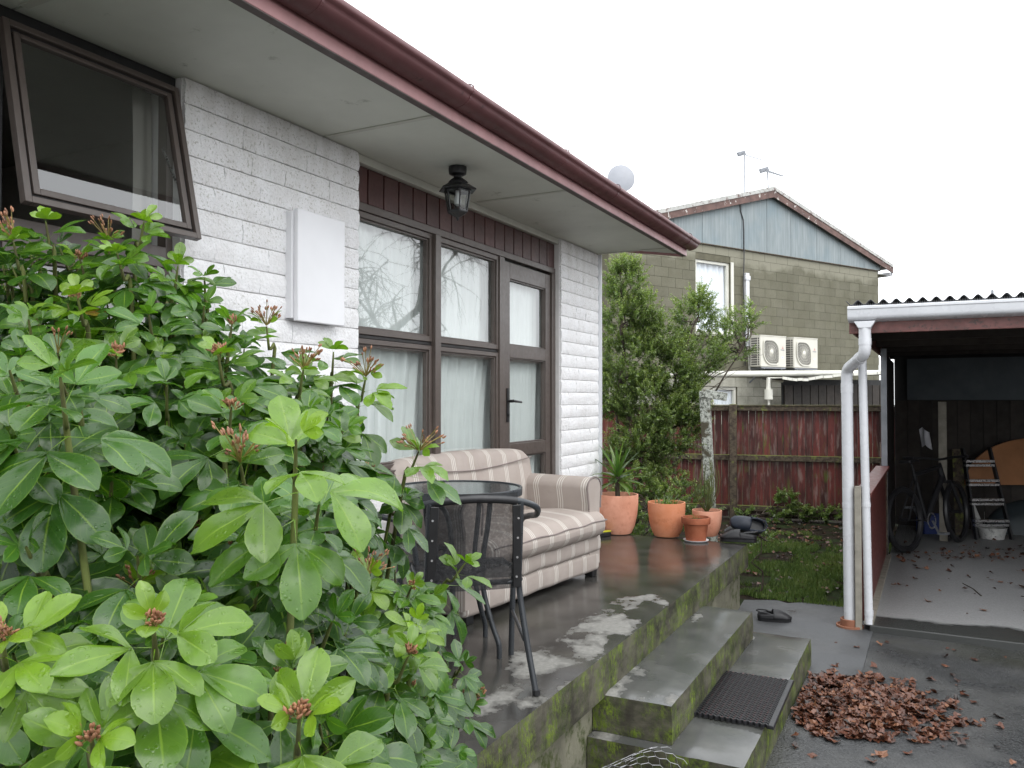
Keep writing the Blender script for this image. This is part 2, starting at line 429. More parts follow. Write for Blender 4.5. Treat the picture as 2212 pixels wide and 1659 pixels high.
def m_grass():
    t = NT('short grass'); r = t.attr('lrand')
    c = t.mix(t.ramp(r, 0, .6), (.030, .060, .010), (.095, .165, .028)); c = t.mix(t.ramp(r, .6, 1), c, (.17, .21, .05))
    return t.set(col=c, rough=.5)

M = {}
M['brick'] = m_brick(); M['mortar'] = plain('painted mortar', (.58, .57, .56), .8, .15, 20)
M['reveal'] = plain('smooth white reveal', (.62, .61, .60), .6, .08, 8, bump=.15, bscale=80)
M['soffit'] = plain('soffit board', (.60, .61, .545), .6, .06, 3, dirt=((.30, .31, .25), .64))
M['strip'] = plain('soffit strip', (.50, .50, .44), .6, .08, 6)
M['gutter'] = plain('gutter red brown', (.120, .048, .050), .50, .16, 5, dirt=((.045, .02, .02), .60), spec=.35)
M['fascia'] = plain('fascia red brown', (.33, .165, .165), .45, .14, 7, dirt=((.19, .09, .09), .63), spec=.5)
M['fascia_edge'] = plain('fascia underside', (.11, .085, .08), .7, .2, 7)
M['board'] = plain('dark red boards', (.060, .020, .017), .42, .2, 14, objrand=.2, bump=.2, bscale=50)
M['joinery'] = plain('bronze aluminium', (.082, .064, .055), .42, .10, 12, metal=.0, spec=.6)
M['joinery_dk'] = plain('dark rebate', (.012, .010, .010), .6, .1)
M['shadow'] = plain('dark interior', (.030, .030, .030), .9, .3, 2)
M['inner'] = plain('interior plaster', (.30, .29, .26), .8, .1, 2)
M['glass'] = m_glass(); M['curtain'] = m_curtain(); M['glass_nb'] = m_glass(1.5)
M['white_paint'] = plain('white painted board', (.76, .76, .78), .45, .04, 3, dirt=((.55, .55, .55), .70))
M['pvc'] = plain('white pvc', (.60, .61, .635), .28, .04, 4, dirt=((.50, .50, .47), .69))
M['pvc_old'] = plain('aged white pipe', (.66, .65, .58), .4, .1, 3)
M['black'] = plain('black metal', (.016, .016, .017), .38, .2, 20)
M['tube'] = plain('grey powder coat', (.034, .038, .043), .33, .12, 30, bump=.12, bscale=300, bdist=.001)
M['rivet'] = plain('steel rivet', (.6, .6, .6), .3, .1, metal=1)
M['asphalt'] = m_asphalt(); M['soil'] = m_soil()
def _mask(t, x, y):
    # the strip along the outer edge dries first
    a = t.ramp(t.math('ABSOLUTE', t.math('ADD', x, 1.50)), .0, .42, .17, -.20)
    b = t.math('ADD', t.ramp(y, 2.2, 2.7, -.2, 0), t.ramp(y, 4.2, 4.9, 0, -.25))
    return t.math('ADD', a, b)
def _mask1(t, x, y):
    return t.math('ADD', t.ramp(y, 3.35, 4.1, .13, -.10), t.ramp(x, -1.30, -1.10, .07, -.08))
def _mask2(t, x, y):
    return t.ramp(x, -1.05, -.90, .06, -.25)
M['conc'] = m_conc('patio concrete', _mask); M['conc1'] = m_conc('upper step concrete', _mask1, wa=(.055, .057, .056), wb=(.10, .10, .096), alg=.2); M['conc2'] = m_conc('lower step concrete', _mask2, wa=(.055, .057, .056), wb=(.10, .10, .096), alg=.2)
M['found'] = plain('mossy foundation', (.17, .165, .12), .85, .35, 4, bump=.6, bscale=60, dirt=((.045, .06, .012), .50))
M['slab'] = m_slab('carport slab', (.25, .25, .25), (.045, .047, .045), .54, (6.40, 7.0))
M['path'] = m_slab('rough path', (.085, .088, .092), (.042, .044, .046), .42)
M['fence'] = m_fence(); M['rail'] = m_rail(); M['lichen'] = m_lichen()
M['block'] = m_block('olive painted block', (.118, .112, .074), (.145, .138, .098), (.24, .23, .175))
M['block_lo'] = m_block('bare grey block', (.25, .245, .20), (.40, .39, .33))
M['joint'] = plain('block joint', (.108, .101, .068), .9, .2, 9)
M['panel'] = m_panel(); M['peel'] = m_peel()
M['roof'] = plain('corrugated roof', (.07, .07, .075), .45, .3, 3)
M['metal_roof'] = plain('old roof edge', (.42, .42, .40), .6, .25, 5)
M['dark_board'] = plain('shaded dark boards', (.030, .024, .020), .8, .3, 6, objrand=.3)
M['blue_panel'] = plain('grey blue sheet', (.070, .085, .095), .7, .2, 3)
M['redwood'] = plain('red stained timber', (.135, .034, .028), .4, .2, 9, dirt=((.06, .02, .018), .6), bump=.2, bscale=40)
M['redfascia'] = plain('red brown carport fascia', (.15, .055, .048), .5, .3, 14, dirt=((.06, .035, .03), .53))
M['steel'] = plain('galvanised post', (.22, .23, .25), .45, .15, 9, metal=.3)
M['wood'] = plain('grey timber', (.26, .24, .20), .8, .2, 12)
M['fab_y'] = m_fabric(1); M['fab_x'] = m_fabric(0)
M['piping'] = plain('grey piping', (.20, .165, .155), .8, .1)
M['terra1'] = m_terra('pink terracotta', (.60, .26, .165), (.72, .36, .25), (.42, .145, .075))
M['terra2'] = m_terra('orange terracotta', (.60, .215, .10), (.68, .29, .165), (.40, .13, .055))
M['terra3'] = m_terra('dark terracotta', (.27, .075, .035), (.40, .135, .07), (.13, .05, .03))
M['terra4'] = m_terra('weathered ring terracotta', (.20, .085, .050), (.27, .12, .072), (.10, .06, .04))
M['leaf'] = m_leaf('choisya leaf', (.011, .046, .012), (.054, .146, .016), (.205, .335, .022))
M['yucca'] = m_leaf('yucca blade', (.030, .075, .018), (.055, .125, .030), (.20, .27, .07), .35, False)
M['smallleaf'] = m_leaf('small tree leaf', (.042, .074, .028), (.130, .195, .062), (.34, .40, .15), .38, False)
M['needle'] = m_leaf('rosemary needle', (.028, .055, .028), (.065, .115, .055), (.13, .19, .085), .5, False)
M['stem'] = m_bark('green stem', (.055, .055, .015), (.12, .145, .032), 45)
M['bark'] = m_bark('dark bark', (.022, .016, .011), (.085, .065, .045))
M['bud'] = plain('reddish buds', (.25, .115, .060), .55, .45, 60)
M['budstalk'] = plain('bud stalks', (.22, .17, .045), .5, .3, 40)
M['dead'] = m_deadleaf(); M['grass'] = m_grass()
M['rubber'] = plain('black rubber', (.018, .018, .020), .42, .2, 30)
M['red'] = plain('red spacer', (.30, .03, .03), .4, .1)
M['foam'] = plain('black foam clog', (.014, .014, .016), .55, .15, 30)
M['navy'] = plain('navy slipper', (.014, .019, .032), .55, .15, 20)
M['ac'] = plain('cream enamel', (.62, .60, .53), .4, .04, 3)
M['ac_dk'] = plain('grille shadow', (.12, .115, .105), .6, .2)
M['logo_red'] = plain('red print', (.55, .04, .06), .5, 0); M['logo_blue'] = plain('navy print', (.05, .06, .15), .5, 0)
M['flash'] = plain('chipped pale flashing', (.42, .42, .40), .6, .15, 5, dirt=((.12, .07, .06), .52))
M['dish'] = plain('grey dish', (.27, .28, .31), .4, .04)
M['alu'] = plain('aluminium', (.62, .62, .62), .3, .1, 20, metal=.9)
M['orange'] = plain('brown board', (.34, .15, .06), .5, .15, 5)
M['white_bits'] = plain('splashed white plastic', (.52, .52, .50), .5, .25, 9, dirt=((.10, .10, .10), .56))
M['yellow'] = plain('yellow strip', (.55, .55, .03), .4, .1)
M['clear'] = m_glass(1.5, (.80, .82, .80))
M['wire'] = plain('galvanised wire', (.25, .25, .26), .4, .2, metal=.6)
M['blue'] = plain('blue plastic', (.02, .04, .16), .4, .2)
M['grey_pipe'] = plain('grey cloth', (.35, .35, .37), .7, .2)
M['nbcurtain'] = m_curtain('blue white drape', (.82, .84, .90))

# ================================================================== GROUND
def ground():
    b = MB()
    def fn(u, v):
        x = -60 + 180 * u; y = -60 + 220 * v
        return (x, y, GZ - .006)
    b.quadgrid(fn, 1, 1); setting(b.build('ground', M['soil'], recalc=False))
    b = MB(); xs = np.linspace(-1.42, 40, 60); 
    b.face((-1.30, -20, GZ), (40, -20, GZ), (40, 6.42, GZ), (-.42, 6.42, GZ), (-.75, 6.40, GZ), (-1.30, 6.2, GZ))
    setting(b.build('driveway', M['asphalt'], recalc=False))
    # rough concrete path between steps and lawn with a broken edge
    pts = [(-1.30, 5.15)]; r = random.Random(3)
    for k in range(13): pts.append((-1.3 + .9 * k / 12, 5.15 + .06 * r.uniform(-1, 1) + .22 * k / 12 * 0))
    far = []
    for k in range(13): far.append((-.4 - 1.0 * k / 12, 7.02 + .05 * r.uniform(-1, 1) - .14 * (k / 12)))
    b = MB(); poly = pts[1:] + far
    b.prism([(x, y) for x, y in poly], lambda x, y: (x, y, GZ - .004), lambda x, y: (x, y, GZ + .006))
    setting(b.build('path', M['path']))
    # carport slab: a real step up
    b = MB(); b.box(-.42, 6.2, 6.32, 11.8, GZ - .05, GZ + .05)
    setting(b.build('carport_floor', M['slab'], bevel=.008))
ground()

def blades(name, n, area, h, mat, seed, label, cat, w=.004, dens=None):
    r = np.random.RandomState(seed); V = []; Fc = []; lr = []
    k = 0; tries = 0
    while k < n and tries < n * 6:
        tries += 1
        x = area[0] + (area[1]-area[0]) * r.rand(); y = area[2] + (area[3]-area[2]) * r.rand()
        dd = mnoise.noise(Vector((x*1.7, y*1.7, 3))) + .5 * mnoise.noise(Vector((x*6, y*6, 7)))
        if dens and dd < dens(x, y): continue
        hh = h * (.5 + .8 * r.rand()); a = r.rand() * 6.283; lean = .6 * hh * r.rand()
        ca, sa = math.cos(a), math.sin(a); b = len(V)
        la = r.rand() * 6.283
        V += [(x - ca*w, y - sa*w, GZ), (x + ca*w, y + sa*w, GZ), (x + math.cos(la)*lean, y + math.sin(la)*lean, GZ + hh)]
        Fc.append((b, b+1, b+2)); lr.append(min(1, max(0, .5 + .5*dd + .25*r.randn()))); k += 1
    me = bpy.data.meshes.new(name); me.from_pydata(V, [], Fc); me.materials.append(mat)
    at = me.attributes.new('lrand', 'FLOAT', 'FACE'); at.data.foreach_set('value', lr)
    o = link(name, me); return tag(o, label, cat, kind='stuff')
blades('lawn_grass', 52000, (-2.6, -.42, 6.95, 10.9), .040, M['grass'], 5, 'short patchy wet grass between the patio and the back fence', 'grass',
       dens=lambda x, y: -.24 + max(0, (y - 9.0)) * .45)

def litter(name, pts, size, seed, label, spread=None):
    """dead leaves: crumpled lobed blades; pts = list of (x,y,z)"""
    r = random.Random(seed); V = []; Fc = []; lr = []
    for (x, y, z) in pts:
        s = size * r.uniform(.35, 1.4); q = Matrix.Rotation(r.uniform(0, 6.28), 3, 'Z') @ Matrix.Rotation(r.gauss(0, .24), 3, 'X') @ Matrix.Rotation(r.gauss(0, .24), 3, 'Y')
        curl = r.uniform(.2, .9); n = 9; b = len(V); c = Vector((x, y, z))
        V.append(tuple(c))
        for k in range(n):
            a = 6.283 * k / n; rr = s * (.62 + .38 * abs(math.cos(a * 2.5))) * (1 if k % 2 else .62)
            p = Vector((math.cos(a) * rr, math.sin(a) * rr * .75, curl * s * .55 * (math.cos(a)**2) + r.uniform(-.1, .1) * s))
            V.append(tuple(c + q @ p))
        v0 = min(1, max(0, r.gauss(.46, .30)))
        for k in range(n):
            Fc.append((b, b + 1 + k, b + 1 + (k+1) % n)); lr.append(v0)
    me = bpy.data.meshes.new(name); me.from_pydata(V, [], Fc); me.materials.append(M['dead'])
    at = me.attributes.new('lrand', 'FLOAT', 'FACE'); at.data.foreach_set('value', lr)
    o = link(name, me); return tag(o, label, 'fallen leaves', kind='stuff')
r_ = random.Random(11); pts = []
pc = at_z(1850, 1520, GZ)
e1, e2 = Vector((RT.x, RT.y, 0)), Vector((FW.x, FW.y, 0))
for i in range(7000):
    u, v = r_.gauss(0, .44), r_.gauss(0, .42)
    if mnoise.noise(Vector((u * 4, v * 4, 3))) + .7 * mnoise.noise(Vector((u * 11, v * 11, 8))) < -.30 + .9 * (u * u + v * v) - .12: continue
    p = pc + e1 * (u * .58 - .02 + .10 * v) + e2 * v * .62
    if p.x < -.66: continue
    q = at_z(1700, 1470, GZ)
    p.z = GZ + .006 + .048 * math.exp(-(u*u+v*v) * 3) * r_.random()
    pts.append(tuple(p))
for i in range(70):      # strays
    pts.append((r_.uniform(-.65, .9), r_.uniform(2.6, 6.2), GZ + .008))
for i in range(160):
    p = pc + e1 * r_.gauss(.04, .34) + e2 * r_.gauss(0, .36)
    if p.x > -.66: pts.append((p.x, p.y, GZ + .007))
litter('leaf_pile', pts, .034, 1, 'heap of wet brown fallen leaves on the asphalt beside the doormat step')
pts = []
for i in range(600):
    x = r_.uniform(-1.32, -.98); y = r_.uniform(2.3, 3.30); pts.append((x + r_.gauss(0, .03), y, GZ + .01 + .07 * r_.random()))
litter('corner_leaf_litter', pts, .034, 2, 'brown fallen leaves caught under the patio edge next to the bent wire netting')
pts = []
for i in range(420):
    x = r_.uniform(-.35, 3.4); y = 9.1 + x * .52 + abs(r_.gauss(0, .4)) if r_.random() < .8 else r_.uniform(7.6, 10.4)
    pts.append((x, y, GZ + .062 + .02 * r_.random()))
for i in range(28): pts.append((r_.uniform(-.35, 1.3), r_.uniform(6.9, 9), GZ + .058))
litter('carport_leaf_litter', pts, .035, 3, 'dry leaf litter blown along the back of the carport floor')
pts = [(r_.uniform(-2.4, -.45), r_.uniform(7.1, 11.2), GZ + .02) for i in range(330)] + [(r_.uniform(-2.4, -.45), r_.uniform(9.6, 11.3), GZ + .02) for i in range(160)]
litter('lawn_leaf_litter', pts, .035, 4, 'scattered brown leaves on the lawn and soil in front of the fence')

# ================================================================== HOUSE
WX = -2.57; FX = -2.63; SOF = 2.406
house = thing('white_house', 'white painted split block house with brown joinery, wide eave and red brown gutter', 'house', (0, 0, 0))
def rough_brick(L, H, D, seed, ends=(0, 0)):
    """split faced block: front face (towards +x) uneven, edges slightly chipped"""
    r = random.Random(seed); b = MB(); nu, nv = 10, 4
    def fn(u, v):
        e = min(u, 1-u) * L < .001 or min(v, 1-v) * H < .001
        dx = (mnoise.noise(Vector((u*L*22, v*H*26, seed*3.1))) * .006 + mnoise.noise(Vector((u*L*60, v*H*60, seed*1.7))) * .004)
        jx = mnoise.noise(Vector((u*9, v*5, seed*7.7))) * .003
        return (D - (.006 if min(v, 1-v) * H < .001 else (.0008 if e else 0)) + dx, (u - .5) * (L - (.0)) + jx * (1 if e else 0), v * H)
    b.quadgrid(fn, nu, nv)
    # skirt back to the wall core
    w = nu + 1; n = len(b.v)
    ring = [i for i in range(nu+1)] + [j*w + nu for j in range(1, nv+1)] + [nv*w + i for i in range(nu-1, -1, -1)] + [j*w for j in range(nv-1, 0, -1)]
    for i in ring: x, y, z = b.v[i]; b.v.append((0.0, y, z))
    m = len(ring)
    for k in range(m): k2 = (k+1) % m; b.f.append((ring[k2], ring[k], n+k, n+k2))
    return b.mesh('brick', M['brick'], smooth=28)
brick_lib = {}
def get_brick(L, H, D, var):
    k = (round(L, 3), var)
    if k not in brick_lib: brick_lib[k] = rough_brick(L, H, D, hash(k) % 997 + var)
    return brick_lib[k]
import zlib
def get_brick(L, H, D, var):
    k = (round(L, 2), var)
    if k not in brick_lib: brick_lib[k] = rough_brick(round(L, 2) - .002, H, D, zlib.crc32(repr(k).encode()) % 997)
    return brick_lib[k]
nbrick = 0
def brick_wall(y0, y1, z0, z1, seed):
    """courses of 100 mm; bricks in front of a recessed mortar core"""
    global nbrick
    r = random.Random(seed); c = 0; z = z0
    while z < z1 - .02:
        H = min(.1, z1 - z) - .005
        y = y0; first = True
        while y < y1 - .01:
            L = r.choice([.30, .30, .20, .39]) if not (first and c % 2) else .15
            first = False
            if y1 - (y + L) < .10: L = y1 - y
            me = get_brick(L, .095, .022, r.randrange(3))
            o = bpy.data.objects.new('brick', me); COL.objects.link(o); o.parent = house
            o.location = (WX - .022, y + L/2, z); o.scale = (1, (L - .0018) / (round(L, 2) - .002), H / .095); nbrick += 1
            y += L
        z += .1; c += 1
ZS = [(1.30, SOF), (0.0, 1.3)]
brick_wall(2.189, 3.264, 0.006, SOF, 1)
brick_wall(5.773, 6.56, 0.006, SOF, 2)
print('bricks', nbrick)
# wall cores and reveals (core face 14 mm behind the brick faces)
b = MB(); b.box(-2.80, WX - .013, 2.193, 3.258, 0, SOF); b.build('wall', M['mortar'], house)
b = MB(); b.box(-2.80, WX - .013, 5.779, 6.552, 0, SOF); b.build('wall', M['mortar'], house)
b = MB(); b.box(-2.82, WX - .02, 2.1845, 2.1925, 0, SOF - .002); b.build('reveal', M['reveal'], house)
b = MB(); b.box(-2.82, WX - .02, 5.7675, 5.7785, 0, SOF - .002); b.build('reveal', M['reveal'], house)
b = MB(); b.box(-2.82, WX - .02, 3.2585, 3.2675, 0, SOF - .002); b.build('reveal', M['reveal'], house)
# walls under the windows, the wall that runs on behind the camera, gable end and the room behind
b = MB(); b.box(-2.80, -2.60, 3.268, 4.955, .002, .70); b.build('sill_wall', M['brick'], house)
b = MB(); b.box(-2.80, -2.59, .60, 2.184, .002, .95); b.build('sill_wall', M['brick'], house)
b = MB(); b.box(-2.80, WX, -4.5, .598, .002, SOF); b.build('wall', M['brick'], house)
b = MB(); b.box(-8.5, -2.80, 6.35, 6.555, GZ - .1, SOF + .25); b.build('end_wall', M['brick'], house)
b = MB(); b.box(-8.5, -2.55, -4.5, 6.35, -.05, -.002); b.build('floor', M['shadow'], house)
b = MB(); b.box(-6.1, -6.0, -4.5, 6.35, 0, 2.4); b.build('inner_wall', M['inner'], house)
b = MB(); b.box(-6.0, -2.83, 2.60, 2.68, 0, 2.4); b.build('inner_wall', M['inner'], house)
b = MB(); b.box(-6.0, -2.83, -1.0, -.92, 0, 2.4); b.build('inner_wall', M['inner'], house)
b = MB(); b.box(-8.5, -2.82, -4.5, 6.35, 2.41, 2.45); b.build('ceiling', M['inner'], house)
b = MB(); b.box(-2.80, WX + .002, -4.5, 6.56, GZ - .1, -.012); b.build('footing', M['found'], house)

# soffit panels, joint strips
for (y0, y1) in ((-4.5, -1.35), (-1.34, .10), (.11, 1.55), (1.56, 3.0), (3.01, 4.45), (4.46, 6.53)):
    b = MB(); b.box(-2.84, -1.928, y0, y1, SOF, SOF + .008); b.build('soffit_panel', M['soffit'], house)
for y in (.105, 1.555, 3.005, 4.455, 6.535):
    b = MB(); b.box(-2.565, -1.946, y - .014, y + .014, SOF - .006, SOF - .0005); b.build('soffit_strip', M['strip'], house, bevel=.002)
b = MB(); b.box(-2.627, -2.592, 3.268, 5.767, SOF - .045, SOF - .001); b.build('soffit_trim', M['strip'], house, bevel=.002)
# raked gable soffit + barge
def rake(x): return SOF + .008 + max(0, (-1.93 - x)) * .16
b = MB(); xs = [-1.966, -5.2]
b.prism([(-1.93, 0), (-5.6, 0), (-5.6, .01), (-1.93, .01)], lambda x, e: (x, 6.55, rake(x) + e), lambda x, e: (x, 6.944, rake(x) + e)); b.build('gable_soffit', M['soffit'], house)
b = MB(); b.prism([(-1.93, -.02), (-5.6, -.02), (-5.6, .12), (-1.93, .12)], lambda x, e: (x, 6.946, rake(x) + e), lambda x, e: (x, 6.968, rake(x) + e)); b.build('barge_board', M['fascia'], house)
b = MB(); b.prism([(-2.8, -.3), (-8.5, -.3), (-8.5, 0), (-2.8, 0)], lambda x, e: (x, 6.36, rake(x) + e), lambda x, e: (x, 6.548, rake(x) + e)); b.build('gable_wall', M['brick'], house)
# fascia with a pale lower face and dark underside
FY1 = 6.97
b = MB(); b.box(-1.927, -1.905, -4.5, FY1, 2.399, 2.530); b.build('fascia', M['fascia'], house, bevel=.002)
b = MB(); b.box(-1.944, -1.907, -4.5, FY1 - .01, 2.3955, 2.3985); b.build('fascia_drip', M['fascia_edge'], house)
# quarter-round gutter
prof = [(-1.9045, 2.462), (-1.896, 2.456), (-1.886, 2.453)]
for k in range(1, 9):
    a = R(-90 + 84 * k / 8); prof.append((-1.886 + .076 * math.cos(a), 2.500 + .047 * math.sin(a)))
prof += [(-1.805, 2.500), (-1.797, 2.504), (-1.793, 2.512), (-1.795, 2.524), (-1.803, 2.532), (-1.812, 2.531), (-1.815, 2.524), (-1.812, 2.50)]
b = MB(); n = len(prof); GY1 = 7.0
ys_ = [-4.5, -2] + [k * .4 for k in range(0, 17)] + [GY1]
for y in ys_:
    dz_ = .0025 * mnoise.noise(Vector((y * 1.3, 1, 1))); dx_ = .003 * mnoise.noise(Vector((y * 1.1, 5, 1)))
    for (x, z) in prof: b.v.append((x + dx_ * (x + 1.9) / .1, y, z + dz_))
for j in range(len(ys_) - 1):
    for i in range(n-1): b.f.append((j*n+i, j*n+i+1, (j+1)*n+i+1, (j+1)*n+i))
g = b.build('gutter', M['gutter'], house, smooth=60, recalc=False)
sm = g.modifiers.new('thick', 'SOLIDIFY'); sm.thickness = .0025
b = MB(); b.prism(prof[:-1] + [(-1.9045, 2.528)], lambda x, z: (x, GY1, z), lambda x, z: (x, GY1 + .003, z)); b.build('gutter_end', M['gutter'], g)
for y in (1.1, 2.1, 3.08, 4.14, 4.97, 5.86, 6.73):
    b = MB(); pth = [(x + .002, y, z - .002) for (x, z) in prof[2:15]] + [(-1.798, y, 2.540), (-1.815, y, 2.546), (-1.90, y, 2.54)]
    for i in range(len(pth)-1): b.beam(pth[i], pth[i+1], .003, .014, up=(0, 1, 0))
    b.build('gutter_bracket', M['gutter'], g)
# roof sheet
b = MB(); b.prism([(-1.85, .124), (-8.5, .124), (-8.5, .17), (-1.85, .132)], lambda x, e: (x, -4.5, rake(x) + e), lambda x, e: (x, 6.985, rake(x) + e)); b.build('roof', M['roof'], house)
# vertical boards over the joinery
nb_ = 18; w = (5.767 - 3.268) / nb_
for k in range(nb_):
    y = 3.268 + k * w; b = MB(); b.box(FX - .02, FX + .004, y + .006, y + w - .005, 2.172, SOF - .046); b.build('board', M['board'], house, bevel=.003)
b = MB(); b.box(FX - .035, FX - .021, 3.268, 5.767, 2.172, SOF - .046); b.build('board_backing', M['joinery_dk'], house)

# joinery -------------------------------------------------------------------
def frame_member(parent, name, y0, y1, z0, z1, x0=FX - .05, x1=FX, mat='joinery', bev=.003):
    b = MB(); b.box(x0, x1, y0, y1, z0, z1); return b.build(name, M[mat], parent, bevel=bev)
def pane(parent, y0, y1, z0, z1, x=FX - .030, name='pane', mat='glass'):
    b = MB(); b.face((x, y0, z0), (x, y1, z0), (x, y1, z1), (x, y0, z1)); return b.build(name, M[mat], parent, recalc=False)
def light(y0, y1, z0, z1, e=.045, el=None, er=None):
    """one glazed light: outer rim, inner bead, pane"""
    f = MB(); X1 = FX + .004
    el = e if el is None else el; er = e if er is None else er
    for (a, bb, c, d) in ((y0, y0+el, z0, z1), (y1-er, y1, z0, z1), (y0+el, y1-er, z0, z0+e), (y0+el, y1-er, z1-e, z1)): f.box(FX - .045, X1, a, bb, c, d)
    fo = f.build('window', M['joinery'], house, bevel=.003)
    g = MB(); k = .011
    for (a, bb, c, d) in ((y0+el, y0+el+k, z0+e, z1-e), (y1-er-k, y1-er, z0+e, z1-e), (y0+el+k, y1-er-k, z0+e, z0+e+k), (y0+el+k, y1-er-k, z1-e-k, z1-e)): g.box(FX - .040, FX - .010, a, bb, c, d)
    g.build('bead', M['joinery'], fo, bevel=.002)
    pane(fo, y0+el, y1-er, z0+e, z1-e)
    return fo
# window wall: [3.268 .. 4.955], mullion 3.986..4.101
frame_member(house, 'window_head', 3.268, 5.767, 2.128, 2.170, x1=FX + .012)
frame_member(house, 'window_sill', 3.268, 4.93, .700, .765, x1=FX + .03)
frame_member(house, 'mullion', 4.025, 4.085, .766, 2.127, x1=FX + .028)
frame_member(house, 'mullion', 4.848, 4.905, .766, 2.127, x1=FX + .014)
frame_member(house, 'jamb', 3.2685, 3.292, .766, 2.127, x1=FX + .006)
for (a, bb) in ((3.292, 4.024), (4.086, 4.847)):
    frame_member(house, 'transom', a, bb, 1.466, 1.486, x1=FX - .004, mat='joinery_dk')
    light(a, bb, 1.487, 2.126, .032, .006, .026)
    light(a, bb, .767, 1.465, .028, .006, .026)
# door
frame_member(house, 'door_frame', 4.906, 4.936, .0, 2.127, x1=FX + .006)
frame_member(house, 'door_frame', 5.705, 5.7665, .0, 2.127, x1=FX + .012)
door = MB(); dy0, dy1 = 4.940, 5.700
for (a, bb, c, d) in ((dy0, dy0+.085, .03, 2.11), (dy1-.085, dy1, .03, 2.11), (dy0+.085, dy1-.085, 1.995, 2.11), (dy0+.085, dy1-.085, 1.44, 1.53), (dy0+.085, dy1-.085, .745, .835), (dy0+.085, dy1-.085, .03, .17)):
    door.box(FX - .045, FX - .002, a, bb, c, d)
do = door.build('door', M['joinery'], house, bevel=.003)
for (z0, z1) in ((1.53, 1.995), (.835, 1.44), (.17, .745)):
    pane(do, dy0+.085, dy1-.085, z0, z1)
    g = MB(); k = .010
    for (a, bb, c, d) in ((dy0+.085, dy0+.085+k, z0, z1), (dy1-.085-k, dy1-.085, z0, z1), (dy0+.085+k, dy1-.085-k, z0, z0+k), (dy0+.085+k, dy1-.085-k, z1-k, z1)): g.box(FX - .040, FX - .012, a, bb, c, d)
    g.build('bead', M['joinery'], do, bevel=.002)
hb = MB(); hb.box(FX - .001, FX + .008, dy0+.030, dy0+.060, .99, 1.225); hb.tube([(FX+.006, dy0+.045, 1.135), (FX+.045, dy0+.045, 1.135)], .010, 10)
hb.tube([(FX+.045, dy0+.042, 1.137), (FX+.050, dy0+.08, 1.134), (FX+.048, dy0+.165, 1.128)], [.010, .009, .007], 10)
hb.tube([(FX+.006, dy0+.045, 1.04), (FX+.014, dy0+.045, 1.04)], .011, 12)
hb.build('handle', M['black'], do, smooth=True)

# left window: fixed frame, lower light, open awning sash
frame_member(house, 'window_head', .60, 2.1845, 2.352, SOF - .001, mat='black', x1=FX + .01)  # head made near black, shade under the eave put into its colour
frame_member(house, 'jamb', 2.152, 2.184, .96, 2.351, mat='joinery')
frame_member(house, 'mullion', 1.47, 1.530, .96, 2.351, mat='joinery_dk')  # darker than the jambs, shade put into the mullion colour
frame_member(house, 'jamb', .60, .64, .96, 2.351, mat='joinery')
frame_member(house, 'transom', 1.531, 2.151, 1.655, 1.735, mat='joinery', x1=FX + .008)
frame_member(house, 'transom', .641, 1.469, 1.655, 1.735, mat='joinery', x1=FX + .008)
frame_member(house, 'window_sill', .60, 2.184, .951, .999, x1=FX + .03)
light(1.531, 2.151, 1.0, 1.654, .04); light(.641, 1.469, 1.0, 1.654, .04); light(.641, 1.469, 1.736, 2.351, .045)
ang = R(12.5); hz, hx = 2.350, FX + .012
def sw(y, u, wv):   # u down the sash from the hinge, wv outwards normal
    return (hx + math.sin(ang) * u + math.cos(ang) * wv, y, hz - math.cos(ang) * u + math.sin(ang) * wv)
def swbox(b, y0, y1, u0, u1, w0, w1):
    i = len(b.v)
    for u, wv in ((u0, w0), (u1, w0), (u1, w1), (u0, w1)):
        for y in (y0, y1): b.v.append(sw(y, u, wv))
    q = lambda *k: b.f.append(tuple(i + j for j in k))
    q(0, 2, 3, 1); q(2, 4, 5, 3); q(4, 6, 7, 5); q(6, 0, 1, 7); q(0, 6, 4, 2); q(1, 3, 5, 7)
sb = MB(); Y0, Y1, U1 = 1.500, 2.172, .615
for (a, bb, c, d) in ((Y0, Y0+.022, 0, U1), (Y1-.022, Y1, 0, U1), (Y0+.022, Y1-.022, U1-.022, U1), (Y0+.022, Y1-.022, 0, .022)): swbox(sb, a, bb, c, d, .0, .030)
so = sb.build('awning_sash', M['joinery'], house, bevel=.002)
sb = MB()
for (a, bb, c, d) in ((Y0+.022, Y0+.034, .022, U1-.022), (Y1-.034, Y1-.022, .022, U1-.022), (Y0+.034, Y1-.034, U1-.034, U1-.022), (Y0+.034, Y1-.034, .022, .034)): swbox(sb, a, bb, c, d, .0, .014)
sb.build('seal', M['joinery_dk'], so)
sb = MB()
for (a, bb, c, d) in ((Y0+.034, Y0+.056, .034, U1-.034), (Y1-.056, Y1-.034, .034, U1-.034), (Y0+.056, Y1-.056, U1-.056, U1-.034), (Y0+.056, Y1-.056, .034, .050)): swbox(sb, a, bb, c, d, .002, .024)
sb.build('bead', M['joinery'], so, bevel=.002)
sb = MB(); sb.face(sw(Y0+.05, U1-.05, .012), sw(Y1-.05, U1-.05, .012), sw(Y1-.05, .045, .012), sw(Y0+.05, .045, .012)); sb.build('pane', M['glass'], so, recalc=False)
sb = MB(); sb.tube([sw(Y1-.03, .45, -.004), (FX - .01, Y1 - .03, 2.12)], .005, 6); sb.build('stay', M['alu'], so)

